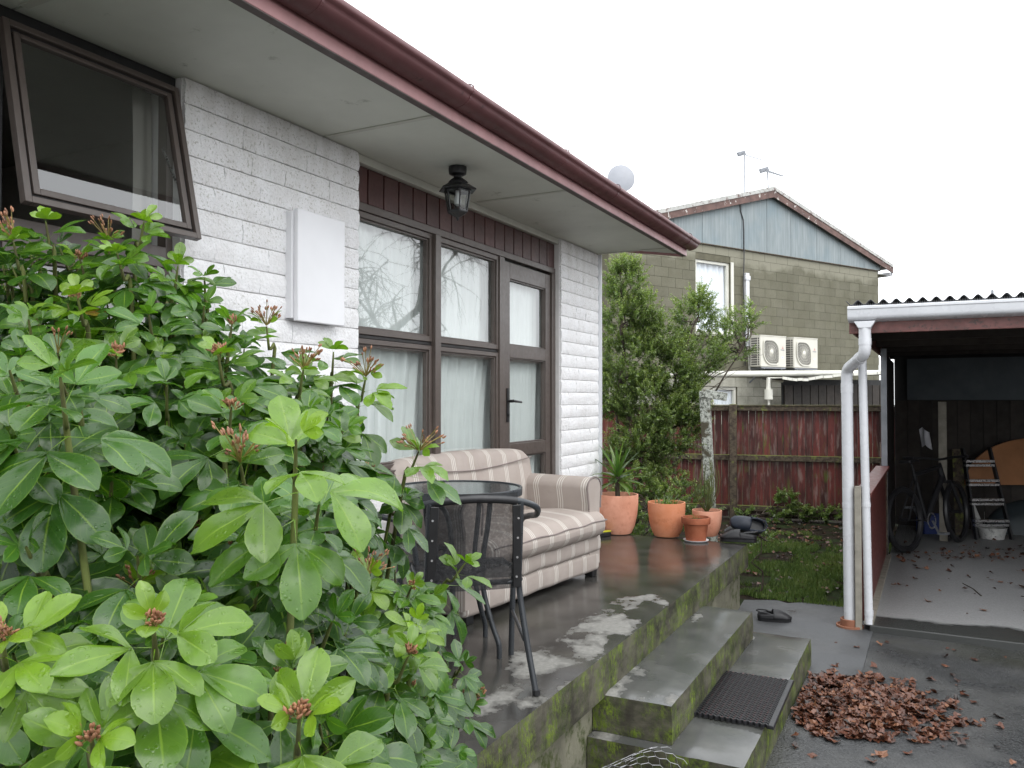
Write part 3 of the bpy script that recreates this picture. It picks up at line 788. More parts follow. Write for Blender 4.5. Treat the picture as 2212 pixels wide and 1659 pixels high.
# curtains (hang inside, things of their own)
def curtain(y0, y1, z0, z1, x, amp, freq, seed, label, drag=0.0, mat='curtain', cat='curtain', group=None, name='curtain'):
    b = MB(); nu = int((y1-y0) * 110)
    def fn(u, v):
        y = y0 + (y1-y0) * u; z = z1 + (z0 - z1) * v
        ph = y * freq + seed + drag * v * v * math.sin(y * 3 + seed)
        q = mnoise.noise(Vector((y * 4, seed, v * .8)))
        return (x + amp * math.sin(ph + 2.2 * q) * (.45 + .55 * v) + amp * .4 * math.sin(ph * 2.3 + 1.5 * v) , y + drag * .02 * math.sin(6*v) , z)
    b.quadgrid(fn, nu, 14); o = b.build(name, M[mat], smooth=80, recalc=False)
    return tag(o, label, cat, group)
curtain(3.22, 4.22, .50, 2.30, -2.735, .018, 42, 1, 'white full length curtain behind the pane left of the middle mullion', 2.2)
curtain(4.26, 4.96, .50, 2.30, -2.745, .020, 46, 5, 'white gathered curtain behind the pane just left of the door', 2.6)
curtain(5.00, 5.72, .10, 2.30, -2.735, .014, 50, 9, 'white curtain behind the glass of the brown door', 1.0)
curtain(2.08, 2.17, 1.0, 2.36, -2.74, .008, 50, 9, 'pale drawn back curtain at the right side of the open awning window', .3, 'inner')

# meter board cover on the pier
t_ = thing('wall_board', 'plain white flat board fixed to the white block wall beside the window', 'wall board', (WX + .012, 2.92, 1.50))
b = MB(); b.box(.020, .045, -.163, .163, .0, .505); b.build('cover', M['white_paint'], t_, bevel=.004)
b = MB(); b.box(-.02, .019, -.175, .150, .012, .495); b.build('backing', M['white_paint'], t_, bevel=.003)

# lantern
lp = at_d(988, 358, 4.36); lp.z = SOF
lt = thing('hanging_lantern', 'black six sided glass lantern hanging under the white soffit', 'lantern', lp, R(12))
b = MB(); b.lathe([(.0, -.001), (.048, -.001), (.050, -.012), (.047, -.04), (.036, -.046), (.024, -.05), (.020, -.058), (.0, -.058)], 24); b.build('ceiling_rose', M['black'], lt, smooth=True)
b = MB(); b.lathe([(.020, -.057), (.045, -.075), (.060, -.088), (.056, -.094), (.068, -.100), (.104, -.122), (.108, -.128), (.100, -.131), (.06, -.127), (.0, -.126)], 6); b.build('hood', M['black'], lt)
def hexp(r, z, k): a = R(60 * k + 30); return Vector((r*math.cos(a), r*math.sin(a), z))
def hexp0(r, z, k): a = R(60 * k); return Vector((r*math.cos(a), r*math.sin(a), z))
b = MB()
for k in range(6):
    b.beam(hexp0(.072, -.128, k), hexp0(.052, -.245, k), .008, .008)
    b.beam(hexp0(.072, -.133, k), hexp0(.072, -.133, k+1), .008, .008); b.beam(hexp0(.052, -.243, k), hexp0(.052, -.243, k+1), .008, .008)
b.lathe([(.055, -.244), (.052, -.252), (.022, -.268), (.010, -.276), (.008, -.284), (.003, -.292), (0, -.294)], 6)
b.build('cage', M['black'], lt)
for k in range(6):
    b = MB(); b.face(hexp0(.068, -.134, k), hexp0(.068, -.134, k+1), hexp0(.050, -.242, k+1), hexp0(.050, -.242, k)); b.build('glass_pane', M['clear'], lt, recalc=False)
b = MB(); b.lathe([(.0, -.13), (.012, -.13), (.012, -.155), (.016, -.165), (.020, -.185), (.017, -.205), (0, -.215)], 12); b.build('bulb', M['white_paint'], lt, smooth=True)

# downpipe round the far corner of the house
b = MB(); b.tube([(-2.60, 6.63, 2.41), (-2.60, 6.63, 1.2), (-2.60, 6.63, GZ)], .034, 12)
dp = b.build('corner_downpipe', M['pvc'], smooth=True); tag(dp, 'slim white downpipe at the far corner of the white block house', 'downpipe')

# ================================================================== PATIO AND STEPS
EX = -1.32; EY = 6.60
def slab(name, x0, x1, y0, y1, z0, z1, m, res=.05, wob=.003, parent=None):
    b = MB(); b.box(x0, x1, y0, y1, z0, z1); o = b.build(name, M[m], parent)
    me = o.data; bm = bmesh.new(); bm.from_mesh(me)
    for ax, (a, bb) in enumerate(((x0, x1), (y0, y1), (z0, z1))):
        n = max(1, int((bb - a) / res))
        for k in range(1, n):
            co = [0, 0, 0]; no = [0, 0, 0]; co[ax] = a + (bb-a)*k/n; no[ax] = 1
            bmesh.ops.bisect_plane(bm, geom=bm.verts[:]+bm.edges[:]+bm.faces[:], plane_co=co, plane_no=no)
    for v in bm.verts:
        p = v.co; e = sum(1 for q, lim in ((p.x, (x0, x1)), (p.y, (y0, y1)), (p.z, (z0, z1))) if min(abs(q-lim[0]), abs(q-lim[1])) < 1e-4)
        if e >= 2 and p.z > z1 - 1e-4:
            n1 = abs(mnoise.noise(p * 9)) * .008 + .003; v.co.z -= n1
            if abs(p.x - x1) < 1e-4: v.co.x -= n1
            if abs(p.y - y0) < 1e-4: v.co.y += n1
        elif e == 1 or p.z < z1 - 1e-4:
            v.co.x += mnoise.noise(p * 7) * wob * (1 if abs(p.x - x1) < 1e-4 else 0)
    bm.to_mesh(me); bm.free(); me.polygons.foreach_set('use_smooth', [True]*len(me.polygons)); me.set_sharp_from_angle(angle=R(35)); return o
patio = setting(slab('patio', WX + .003, EX, -1.5, EY, -.185, .0, 'conc', .07))
b = MB(); b.box(-2.5, EX - .06, -1.5, EY - .03, GZ - .05, -.186); setting(b.build('patio_foundation', M['found']))
s1 = setting(slab('upper_step', EX - .055, -1.01, 3.43, 5.19, -.338, -.17, 'conc1', .06))
s2 = setting(slab('lower_step', EX - .055, -.69, 3.36, 5.36, GZ - .05, -.34 - .0, 'conc2', .06))
# upper step body must stop on the lower step
# ================================================================== CARPORT
cp = thing('carport', 'low open carport with corrugated roof, white gutter and red brown fascia', 'carport', (0, 0, 0))
CX0 = -.524
b = MB(); nx = int(6.9 / .0105)
def rf(u, v):
    x = CX0 - .02 + 6.9 * u; y = 6.13 + 5.8 * v
    return (x, y, 1.826 - .006 * v + .016 * math.sin(2 * math.pi * x / .081))
b.quadgrid(rf, nx, 2); o = b.build('corrugated_roof', M['roof'], cp, smooth=True, recalc=False); sm = o.modifiers.new('t', 'SOLIDIFY'); sm.thickness = .003
b = MB()    # bird mesh below the sheet edge
for k in range(2): b.beam((CX0, 6.126, 1.790 + .011*k), (6.3, 6.126, 1.790 + .011*k), .0015, .0015)
x = CX0
while x < 2.2: b.beam((x, 6.126, 1.785), (x, 6.126, 1.815), .0014, .0014, up=(0,1,0)); x += .014
stuffpart(b.build('bird_mesh', M['wire'], cp))
gp = [(0, 0), (-.012, .004), (-.075, .012), (-.088, .022), (-.092, .038), (-.094, .082), (-.100, .086), (-.100, .102), (-.090, .106), (-.086, .094), (-.006, .092), (0, .1)]
b = MB(); b.prism(gp, lambda y, z: (CX0 + .004, 6.185 + y, 1.690 + z), lambda y, z: (6.3, 6.185 + y, 1.690 + z)); gu = b.build('gutter', M['pvc'], cp, smooth=45)
b = MB(); gp2 = [(y * 1.05 + .001, z * 1.04 - .003) for y, z in gp]
b.prism(gp2, lambda y, z: (CX0 - .006, 6.185 + y, 1.690 + z), lambda y, z: (CX0 + .180, 6.185 + y, 1.690 + z)); b.build('gutter_end', M['pvc'], gu, smooth=45)
b = MB(); ox = CX0 + .102
b.prism([(-.070, 0), (.070, 0), (.050, -.030), (.040, -.048), (-.040, -.048), (-.050, -.030)], lambda a, z: (ox + a, 6.095, 1.690 + z), lambda a, z: (ox + a, 6.175, 1.690 + z)); b.build('outlet', M['pvc'], gu, bevel=.004)
b = MB(); b.box(CX0 - .004, 6.3, 6.19, 6.215, 1.612, 1.785); b.build('fascia', M['redfascia'], cp, bevel=.003)
b = MB(); b.box(CX0 - .004, CX0 + .018, 6.22, 11.9, 1.63, 1.80); b.build('barge_board', M['redfascia'], cp)
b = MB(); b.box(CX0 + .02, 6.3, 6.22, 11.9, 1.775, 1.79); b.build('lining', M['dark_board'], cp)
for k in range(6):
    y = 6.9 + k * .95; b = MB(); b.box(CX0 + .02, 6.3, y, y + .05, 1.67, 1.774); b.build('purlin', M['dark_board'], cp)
b = MB(); b.beam((-.452, 9.12, GZ + .04), (-.452, 9.12, 1.665), .055, .055, up=(0, 1, 0)); b.build('steel_post', M['steel'], cp)
b = MB(); b.beam((3.0, 6.28, GZ + .04), (3.0, 6.28, 1.66), .09, .09, up=(0, 1, 0)); b.build('steel_post', M['steel'], cp)
# low red side wall with a cap rail
b = MB(); b.box(-.478, -.440, 6.42, 9.08, GZ + .051, .44); b.build('side_panel', M['redwood'], cp)
b = MB(); b.box(-.53, -.405, 6.40, 9.09, .442, .468); b.build('cap_rail', M['redwood'], cp, bevel=.003)
b = MB(); b.box(-.439, -.425, 9.045, 9.085, GZ + .051, .44); b.build('edge_trim', M['rail'], cp)
b = MB(); b.box(-.455, -.395, 6.34, 9.1, GZ + .048, GZ + .085); b.build('bottom_plate', M['wood'], cp)
b = MB(); b.box(-.515, -.470, 6.335, 6.385, GZ + .0, .52); b.build('timber_stub', M['wood'], cp, bevel=.004)
# back and side walls of dark boards, blue grey sheet above
x = -.44; k = 0; r_ = random.Random(4)
while x < 6.2:
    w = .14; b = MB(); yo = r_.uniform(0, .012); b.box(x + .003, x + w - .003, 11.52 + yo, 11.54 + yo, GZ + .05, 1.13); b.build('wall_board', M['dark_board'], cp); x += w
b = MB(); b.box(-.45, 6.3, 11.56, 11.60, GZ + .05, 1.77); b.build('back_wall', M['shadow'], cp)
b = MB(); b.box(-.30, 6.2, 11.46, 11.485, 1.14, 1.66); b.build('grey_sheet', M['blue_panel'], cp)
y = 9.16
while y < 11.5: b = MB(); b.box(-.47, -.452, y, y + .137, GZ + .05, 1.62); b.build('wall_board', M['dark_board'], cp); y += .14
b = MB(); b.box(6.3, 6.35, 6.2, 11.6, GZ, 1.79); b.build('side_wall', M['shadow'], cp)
pp = at_d(2035, 900, 9.25); b = MB(); b.beam((pp.x, pp.y, GZ + .05), (pp.x, pp.y, 1.12), .085, .085, up=(0, 1, 0)); b.build('timber_post', M['wood'], cp, bevel=.004)

# ---- downpipes
t_ = thing('carport_downpipe', 'thick white downpipe with elbows standing in a terracotta ring', 'downpipe')
q0 = Vector((ox, 6.135, 1.65)); D0 = 5.72
q1 = at_d(1868, 765, 5.70); q1.x, q1.y = ox, 6.135; q2 = at_d(1834, 797, 5.80); q3 = at_z(1832, 1352, GZ); q3.z = GZ + .02
q2 = Vector((q3.x - .008, q3.y, q2.z)); 
b = MB()
def elbow(a, m, c, n=6, rr=.05):
    a, m, c = Vector(a), Vector(m), Vector(c); d1 = (a - m).normalized() * rr; d2 = (c - m).normalized() * rr
    return [ (m + d1) * (1-t)**2 + m * 2*t*(1-t) + (m + d2) * t*t for t in [i / n for i in range(n+1)]]
path = [q0] + elbow(q0, q1, q2) + elbow(q1, q2, q3) + [q3]
b.tube(path, .040, 20, cap=False); b.build('pipe', M['pvc'], t_, smooth=50)
def collar(p, q, rad, L): 
    p, q = Vector(p), Vector(q); d = (q-p).normalized()
    b = MB(); b.tube([p, p + d * L], rad, 20); return b
collar(q0 + (q1-q0)*.42, q1, .0425, .045).build('collar', M['pvc'], t_, smooth=50)
collar(q1 + (q2-q1).normalized()*.062, q2, .0425, .04).build('collar', M['pvc'], t_, smooth=50)
collar(q2 + (q3-q2).normalized()*.10, q3, .0425, .07).build('collar', M['pvc'], t_, smooth=50)
zc = at_d(1835, 1096, 5.8).z
b = MB(); b.tube([(q3.x - .003, q3.y, zc - .018), (q3.x - .003, q3.y, zc + .018)], .0425, 20); b.build('clip', M['pvc'], t_, smooth=50)
t2 = thing('thin_downpipe', 'thinner white downpipe leaning behind the thick one by the red carport wall', 'downpipe')
r0 = Vector((-.475, 6.335, 1.585)); r1 = Vector((-.43, 6.325, GZ + .055))
r1 = at_z(1873, 1345, GZ + .05); r0 = at_d(1863, 765, 5.87)
b = MB(); b.tube([r0, r0 * .5 + r1 * .5, r1], .029, 16); b.build('pipe', M['pvc'], t2, smooth=50)
rm = r0 + (r1 - r0) * ((r0.z - zc) / (r0.z - r1.z))
b = MB(); b.beam(Vector((q3.x + .04, q3.y, zc)), rm + Vector((-.03, 0, .02)), .03, .022); b.tube([rm + Vector((0, 0, -.0)), rm + Vector((0, 0, .03))], .032, 16); b.build('clip', M['pvc'], t2)
b = MB(); b.tube([r1 + Vector((0, 0, .06)), r1 + Vector((0, 0, .10))], .0315, 16); b.build('collar', M['pvc'], t2, smooth=50)
b = MB(); b.lathe([(0, .0), (.088, 0), (.094, .006), (.094, .020), (.086, .022), (.078, .012), (.064, .012), (.066, .062), (.060, .066), (.052, .060), (.050, .012), (0, .010)], 32)
o = b.build('drain_ring', M['terra4'], smooth=35); o.location = (q3.x, q3.y, GZ); tag(o, 'terracotta pot ring and saucer around the foot of the thick white downpipe', 'pot ring')

# ================================================================== FENCE
fo0 = Vector((-2.39, 11.5, 0)); fdir = Vector((.986, .164, 0)).normalized(); fnor = Vector((.164, -.986, 0)).normalized()
fr = math.atan2(fdir.y, fdir.x)
fence = thing('back_fence', 'weathered dark red paling fence with mossy rails behind the patio', 'fence', fo0, fr)
r_ = random.Random(21); u = -4.0
while u < 3.3:
    w = r_.uniform(.088, .10); b = MB(); top = .99 + r_.uniform(-.006, .008); yo = r_.uniform(0, .016)
    b.box(-w/2 + .003, w/2 - .003, .0, .018, GZ + .02, top); o = b.build('paling', M['fence'], fence); o.location = (u + w/2, .03 + yo, 0); o.rotation_euler = (0, r_.uniform(-.004, .004), 0); u += w
for (z0, z1, yy) in ((.985, 1.055, -.055), (.295, .375, -.022), (-.40, -.325, -.022)):
    b = MB(); b.box(-4.0, 3.3, yy, yy + .048, z0, z1); b.build('rail', M['rail'], fence, bevel=.006)
b = MB(); b.box(-4.0, 3.3, -.07, .09, 1.057, 1.070); b.build('cap', M['rail'], fence)
fp = at_d(1583, 900, 11.2); 
for uu in (-2.6, (Vector((fp.x, fp.y, 0)) - fo0).dot(fdir), 2.3):
    b = MB(); b.box(-.048, .048, -.05, .05, GZ, 1.08); o = b.build('post', M['rail'], fence, bevel=.006); o.location = (uu, -.105, 0)
# lichened T post
tp = at_d(1532, 1000, 8.9)
pz = at_d(1522, 835, 8.9)
t_ = thing('leaning_post', 'leaning lichen spotted grey timber post with a short cross board', 'post', (tp.x, tp.y, GZ))
b = MB(); top = Vector((pz.x, pz.y, 1.24)) - Vector((tp.x, tp.y, GZ)); b.beam((.03, 0, 0), top, .105, .085, up=(0, 1, 0)); b.build('post', M['lichen'], t_, bevel=.006)
cs = Vector((pz.x, pz.y, 1.20)) - Vector((tp.x, tp.y, GZ)); b = MB(); b.beam(cs + Vector((-.02, -.06, .02)), cs + Vector((.24, .02, -.03)), .022, .09); b.build('cross_board', M['lichen'], t_, bevel=.004)

# ================================================================== NEIGHBOUR
NO = Vector((-3.35, 18.55, 0)); NU = Vector((.472, .882, 0)).normalized(); NR = math.atan2(NU.y, NU.x); NN = Vector((NU.y, -NU.x, 0))
def nb(px, py):
    r = ray(px, py); r3 = Vector(r); c = Vector((0, 0, CZ)); t = (NO - c).dot(NN) / r3.dot(NN); p = c + r3 * t
    return ((p - NO).dot(NU), p.z)
nh = thing('neighbour_house', 'two storey olive block house with a blue grey sheeted gable and peeling red barge', 'house', NO, NR)
UL, UR = -4.55, nb(1899, 700)[0]; ZB = 4.41
wu0, wz0 = nb(1503, 718); wu1, wz1 = nb(1578, 568)
lw0, lz0 = nb(1540, 880); lw1, lz1 = nb(1592, 836)
b = MB()
for (a, c, z0, z1) in ((UL, wu0, 1.7, ZB), (wu1, UR, 1.7, ZB), (wu0, wu1, 1.7, wz0), (wu0, wu1, wz1, ZB), (UL, lw0, GZ, 1.699), (lw1, UR, GZ, 1.699), (lw0, lw1, lz1, 1.699), (lw0, lw1, GZ, lz0)):
    b.box(a, c, .0, .18, z0, z1)
b.build('wall', M['joint'], nh)
b = MB(); b.box(UL, UL + .16, .181, 6.5, GZ, ZB + .03); b.box(UR - .16, UR, .181, 6.5, GZ, ZB + .03); b.box(UL, UR, 6.5, 6.6, GZ, ZB); b.build('wall', M['block'], nh)
b = MB(); b.box(wu0 - .3, wu1 + .3, 1.2, 1.25, 1.7, 4.3); b.box(UL + .2, UR - .2, .2, 6.4, 4.32, 4.36); b.build('inner_wall', M['inner'], nh)
# blocks: 400 x 200, each its own piece, nearest 300; the rest joined
cells = []
z = 1.61; c = 0; BH = .2
for c in range(14):
    z0 = 1.61 + c * BH; u = UL - (.2 if c % 2 else 0)
    while u < UR:
        a, e = max(UL, u), min(UR, u + .4); u += .4
        if e - a < .05: continue
        segs = [(a, e)]
        if z0 + BH > wz0 + .03 and z0 < wz1 - .03:
            segs = [(p, q) for p, q in ((a, min(e, wu0)), (max(a, wu1), e)) if q - p > .04]
        for (p, q) in segs: cells.append((p, q, z0, z0 + BH, 'block'))
for c in range(5):
    z0 = .61 + c * BH; u = UL - (.2 if c % 2 else 0)
    while u < 2.6:
        a, e = max(UL, u), min(2.6, u + .4); u += .4
        segs = [(a, e)]
        if z0 + BH > lz0 + .03 and z0 < lz1 - .03: segs = [(p, q) for p, q in ((a, min(e, lw0)), (max(a, lw1), e)) if q - p > .04]
        for (p, q) in segs:
            if q - p > .04: cells.append((p, q, z0, z0 + BH, 'block_lo'))
cells.sort(key=lambda k: (k[0] < -3.6, k[4] != 'block', k[0])); rest = MB(); rest2 = MB(); lib = {}
for i, (p, q, z0, z1, m) in enumerate(cells):
    if i < 296:
        key = (round(q - p, 3), m)
        if key not in lib:
            bb = MB(); bb.box(-(q-p)/2 + .003, (q-p)/2 - .003, -.008, .0, .003, BH - .003); lib[key] = bb.mesh('block', M[m], recalc=True)
        o = link('block', lib[key], nh); o.location = ((p+q)/2, -.001 - (i * 7 % 5) * .0006, z0)
    else: (rest if m == 'block' else rest2).box(p + .005, q - .005, -.012, .0, z0 + .005, z1 - .005)
if rest.v: stuffpart(rest.build('block', M['block'], nh))
if rest2.v: stuffpart(rest2.build('block', M['block_lo'], nh))
print('cells', len(cells))
PK = (.2, 5.84); rk = lambda u: PK[1] - abs(u - PK[0]) * .277
us = [UL - .3, -3.62, -2.84, nb(1515, 600)[0] + .0, nb(1600, 600)[0], nb(1655, 600)[0], nb(1707, 600)[0], nb(1763, 600)[0], nb(1815, 600)[0], nb(1865, 600)[0], UR + .02]
us = sorted(us); prev = us[0]
for a, c in zip(us[:-1], us[1:]):
    tops = [(a, rk(a) - .05)] + ([(PK[0], rk(PK[0]) - .05)] if a < PK[0] < c else []) + [(c, rk(c) - .05)]
    poly = [(a + .006, ZB + .0)] + [(min(max(u, a + .006), c - .006), max(z, ZB + .01)) for u, z in tops] + [(c - .006, ZB + .0)]
    b = MB(); b.prism(poly, lambda u, z: (u, -.045, z), lambda u, z: (u, -.02, z)); o = b.build('gable_panel', M['panel'], nh)
b = MB(); b.prism([(UL - .3, ZB - .01), (PK[0], PK[1] - .1), (UR + .02, ZB - .01)], lambda u, z: (u, -.018, z), lambda u, z: (u, .1, z)); b.build('gable_backing', M['joint'], nh)
b = MB(); b.box(UL - .1, UR + .02, -.052, -.012, ZB - .022, ZB - .002); b.build('flashing', M['rail'], nh)
for sgn, ue in ((-1, UL - .55), (1, UR + .42)):
    b = MB(); b.prism([(PK[0], PK[1]), (ue, rk(ue)), (ue, rk(ue) - .17), (PK[0], PK[1] - .19)], lambda u, z: (u, -.16, z), lambda u, z: (u, -.135, z)); b.build('barge_board', M['peel'], nh)
    b = MB(); b.prism([(PK[0], PK[1] + .02), (ue, rk(ue) + .02), (ue, rk(ue) + .05), (PK[0], PK[1] + .055)], lambda u, z: (u, -.15, z), lambda u, z: (u, 6.7, z)); b.build('roof', M['metal_roof'], nh)
    b = MB(); b.prism([(PK[0], PK[1] - .035), (ue, rk(ue) - .035), (ue, rk(ue) + .045), (PK[0], PK[1] + .05)], lambda u, z: (u, -.175, z), lambda u, z: (u, -.162, z)); b.build('roof_flashing', M['flash'], nh)
    b = MB(); b.prism([(PK[0], PK[1] - .04), (ue, rk(ue) - .04), (ue, rk(ue) - .055), (PK[0], PK[1] - .055)], lambda u, z: (u, -.134, z), lambda u, z: (u, 6.6, z)); b.build('soffit', M['metal_roof'], nh)
b = MB(); b.prism([(0, 0), (.11, 0), (.11, .09), (.095, .09), (.095, .012), (.012, .012), (.012, .09), (0, .09)], lambda a, z: (UR + .30 + a, -.15, ZB - .12 + z), lambda a, z: (UR + .30 + a, 6.5, ZB - .12 + z)); b.build('gutter', M['pvc'], nh)
b = MB(); b.box(UR, UR + .30, -.05, 6.5, ZB - .10, ZB - .085); b.build('eave_lining', M['metal_roof'], nh)
# window
def nwin(a, c, z0, z1, label=None):
    f = MB()
    for (p, q, y, zz) in ((a, a+.07, z0, z1), (c-.07, c, z0, z1), (a+.07, c-.07, z0, z0+.06), (a+.07, c-.07, z1-.06, z1)): f.box(p, q, .03, .09, y, zz)
    fo = f.build('window', M['pvc_old'], nh, bevel=.004)
    g = MB(); g.face((a+.07, .06, z0+.06), (c-.07, .06, z0+.06), (c-.07, .06, z1-.06), (a+.07, .06, z1-.06)); g.build('pane', M['glass_nb'], fo, recalc=False)
    g = MB(); g.box(a - .05, c + .05, -.04, .03, z0 - .05, z0 - .001); g.build('sill', M['block_lo'], fo)
nwin(wu0, wu1, wz0, wz1); nwin(lw0, lw1, lz0, lz1)
b = MB(); b.box(wu1 + .005, wu1 + .09, -.030, -.014, wz0, wz1 + .02); b.build('window_trim', M['pvc_old'], nh)
def ncurt(a, c, z0, z1, label):
    b = MB(); fn = lambda u, v: (a + (c-a)*u, .13 + .025*math.sin(u*38 + 2*v) + .01*math.sin(u*91), z0 + (z1-z0)*v)
    b.quadgrid(fn, 60, 3); o = b.build('curtain', M['nbcurtain'], smooth=80, recalc=False); o.location = NO; o.rotation_euler = (0, 0, NR); tag(o, label, 'curtain')
ncurt(wu0, wu1, wz0, wz1, 'blue white drape filling the upstairs window of the olive block house')
ncurt(lw0, lw1, lz0, lz1, 'pale curtain in the small ground floor window behind the fence')
# conduits and cable
u0, z0 = nb(1610, 590); u1, z1 = nb(1613, 742)
b = MB(); b.box(u0 - .055, u0 + .055, -.09, -.016, z1, z0); b.box(u0 - .08, u0 + .08, -.10, -.015, z0 - .16, z0 - .06); b.box(u0 - .05, u0 + .26, -.085, -.017, z1 - .07, z1 + .03)
o = b.build('conduit', M['pvc'], nh, bevel=.01)
b = MB(); uu, zz = nb(1617, 745); b.beam((uu, -.04, 1.75), (uu - .05, -.04, zz), .05, .03, up=(0, 1, 0)); b.build('conduit', M['pvc_old'], nh)
b = MB(); pts_ = [nb(px, py) for px, py in ((1596, 432), (1597, 455), (1603, 475), (1604, 500), (1604, 560), (1602, 620), (1605, 700), (1605, 790))]
b.tube([(u, -.06, z) for u, z in pts_], .012, 6); b.build('cable', M['black'], nh)
# air conditioning units
ac0 = None
def make_ac(u, z):
    root = thing('air_conditioner', 'left of two cream outdoor air conditioners on the olive block wall', 'air conditioner', NO + NU * u + Vector((0, 0, z)), NR, 'outdoor air conditioning units on the olive wall')
    W_, H_, D_ = .80, .60, .29; yf = -.14 - D_
    b = MB()   # shell without front hole: shell as box with rounded edges
    b.box(0, W_, yf + .012, -.14, 0, H_); b.build('casing', M['ac'], root, bevel=.012)
    b = MB(); b.box(-.004, W_ + .004, yf + .006, -.135, H_ - .004, H_ + .016); b.build('lid', M['ac'], root, bevel=.006)
    cx, cz, rr = .315, .29, .225
    # front panel with the round-cornered opening: grille recess
    def rq(k, n=48, s=1.0):
        a = 2*math.pi*k/n; ca, sa = math.cos(a), math.sin(a)
        pw = 2.0 if (ca > 0) == (sa > 0) else 7.0
        q = (abs(ca)**pw + abs(sa)**pw) ** (-1/pw)
        return cx + rr*s*q*ca, cz + rr*s*q*sa
    n = 48; b = MB()
    outer = [(rq(k, n, 1.10)) for k in range(n)]; inn = [rq(k, n, 1.0) for k in range(n)]
    for (x, zz) in outer: b.v.append((x, yf - .001, zz))
    for (x, zz) in outer: b.v.append((x, yf - .010, zz))
    for (x, zz) in inn: b.v.append((x, yf - .010, zz))
    for (x, zz) in inn: b.v.append((x, yf + .008, zz))
    for s_ in range(3):
        for k in range(n): b.f.append((s_*n+k, s_*n+(k+1) % n, (s_+1)*n+(k+1) % n, (s_+1)*n+k))
    b.build('fan_surround', M['ac'], root, smooth=40)
    b = MB(); b.v = [(x, yf + .010, zz) for x, zz in inn]; b.f = [tuple(range(n))]; b.build('fan_recess', M['ac_dk'], root)
    b = MB()
    for k in range(44):
        a = 2*math.pi*k/44; x1, z1_ = rq(k*n/44, n, .99)
        b.beam((cx + .05*math.cos(a), yf - .004, cz + .05*math.sin(a)), (x1, yf - .001, z1_), .004, .004, up=(0, 1, 0))
    for s_ in (.35, .6, .82):
        for k in range(n):
            p, q = rq(k, n, s_), rq(k+1, n, s_); b.beam((p[0], yf, p[1]), (q[0], yf, q[1]), .0035, .0035, up=(0, 1, 0))
    b.build('fan_guard', M['ac'], root)
    b = MB(); b.lathe([(0, .012), (.04, .010), (.052, 0), (.052, -.008), (0, -.008)], 24)
    o = b.build('fan_hub', M['ac'], root, smooth=True); o.location = (cx, yf - .006, cz); o.rotation_euler = (R(90), 0, 0)
    # side louvre (left end)
    b = MB(); b.box(-.0025, 0, yf + .03, -.16, .02, H_ - .02); b.build('side_recess', M['ac_dk'], root)
    b = MB()
    for k in range(13): b.box(-.009, -.0026, yf + .03, -.158, .02 + k*.0455, .032 + k*.0455)
    for y in (yf + .03, yf + .085, -.168): b.box(-.0105, -.0026, y, y + .010, .02, H_ - .02)
    b.build('side_grille', M['ac'], root)
    # emblem of three diamonds and word mark
    b = MB(); ex, ez, L = .685, .385, .030
    for a in (90, 210, 330):
        a0 = R(a); d = Vector((math.cos(a0), math.sin(a0))); p1 = Vector((math.cos(a0+R(30)), math.sin(a0+R(30)))) * L / math.sqrt(3) * 1.0; p2 = Vector((math.cos(a0-R(30)), math.sin(a0-R(30)))) * L / math.sqrt(3)
        pts2 = [Vector((0, 0)), p2, d * L, p1]
        b.face(*[(ex + p.x, yf + .0, ez + p.y) for p in pts2])
    b.build('emblem', M['logo_red'], root, recalc=False).location = (0, .0085, 0)
    def word(txt, x, zz, sz, m, name):
        c = bpy.data.curves.new(name, 'FONT'); c.body = txt; c.size = sz; c.align_x = 'CENTER'; c.extrude = .0005
        c.materials.append(M[m]); tmp = link(name, c); me = bpy.data.meshes.new_from_object(tmp); bpy.data.objects.remove(tmp); o = link(name, me, root); o.location = (x, yf + .0100, zz); o.rotation_euler = (R(90), 0, 0)
    word('MITSUBISHI', ex, .335, .024, 'logo_blue', 'word_mark')
    b = MB(); b.box(.65, .715, yf + .0092, yf + .0115, .175, .215); b.build('rating_label', M['white_paint'], root)
    b = MB(); b.box(.660, .705, yf + .0085, yf + .0091, .193, .200); b.build('label_print', M['logo_blue'], root)
    # bracket
    b = MB()
    for x in (.12, .66): b.box(x - .02, x + .02, yf + .02, -.013, -.045, -.006); b.beam((x, -.02, -.30), (x, yf + .06, -.03), .03, .02)
    b.box(.02, .78, yf + .01, yf + .05, -.030, -.005)
    b.build('bracket', M['steel'], root)
    return root
def pair_u(px): return nb(px, 790)[0]
def off_u(px, off):     # u of a ray hitting the plane 'off' metres out from the wall
    r = ray(px, 790); c = Vector((0, 0, CZ)); O = NO + NN * off; t = (O - c).dot(NN) / r.dot(NN); p = c + r * t; return (p - NO).dot(NU), p
ua, pa = off_u(1646, .43); ue, pe = off_u(1700, .43); zA = CZ + (HOR - 792) / F * (pa.dot(Vector((FW.x, FW.y, 0))))
uc, pcc = off_u(1718, .43)
A1 = make_ac(ua - .02, zA)
A1.scale = (1, 1, 1)
wAC = (ue - ua); print('ac width', wAC, 'z', zA)
s_ = wAC / .80; A1.scale = (s_ * 1.02, 1.0, s_ * 1.05)
A2 = A1.copy(); COL.objects.link(A2); A2.location = NO + NU * (uc - .02) + Vector((0, 0, zA)); A2['label'] = 'right of two cream outdoor air conditioners on the olive block wall'
for ch in list(A1.children): c = ch.copy(); COL.objects.link(c); c.parent = A2
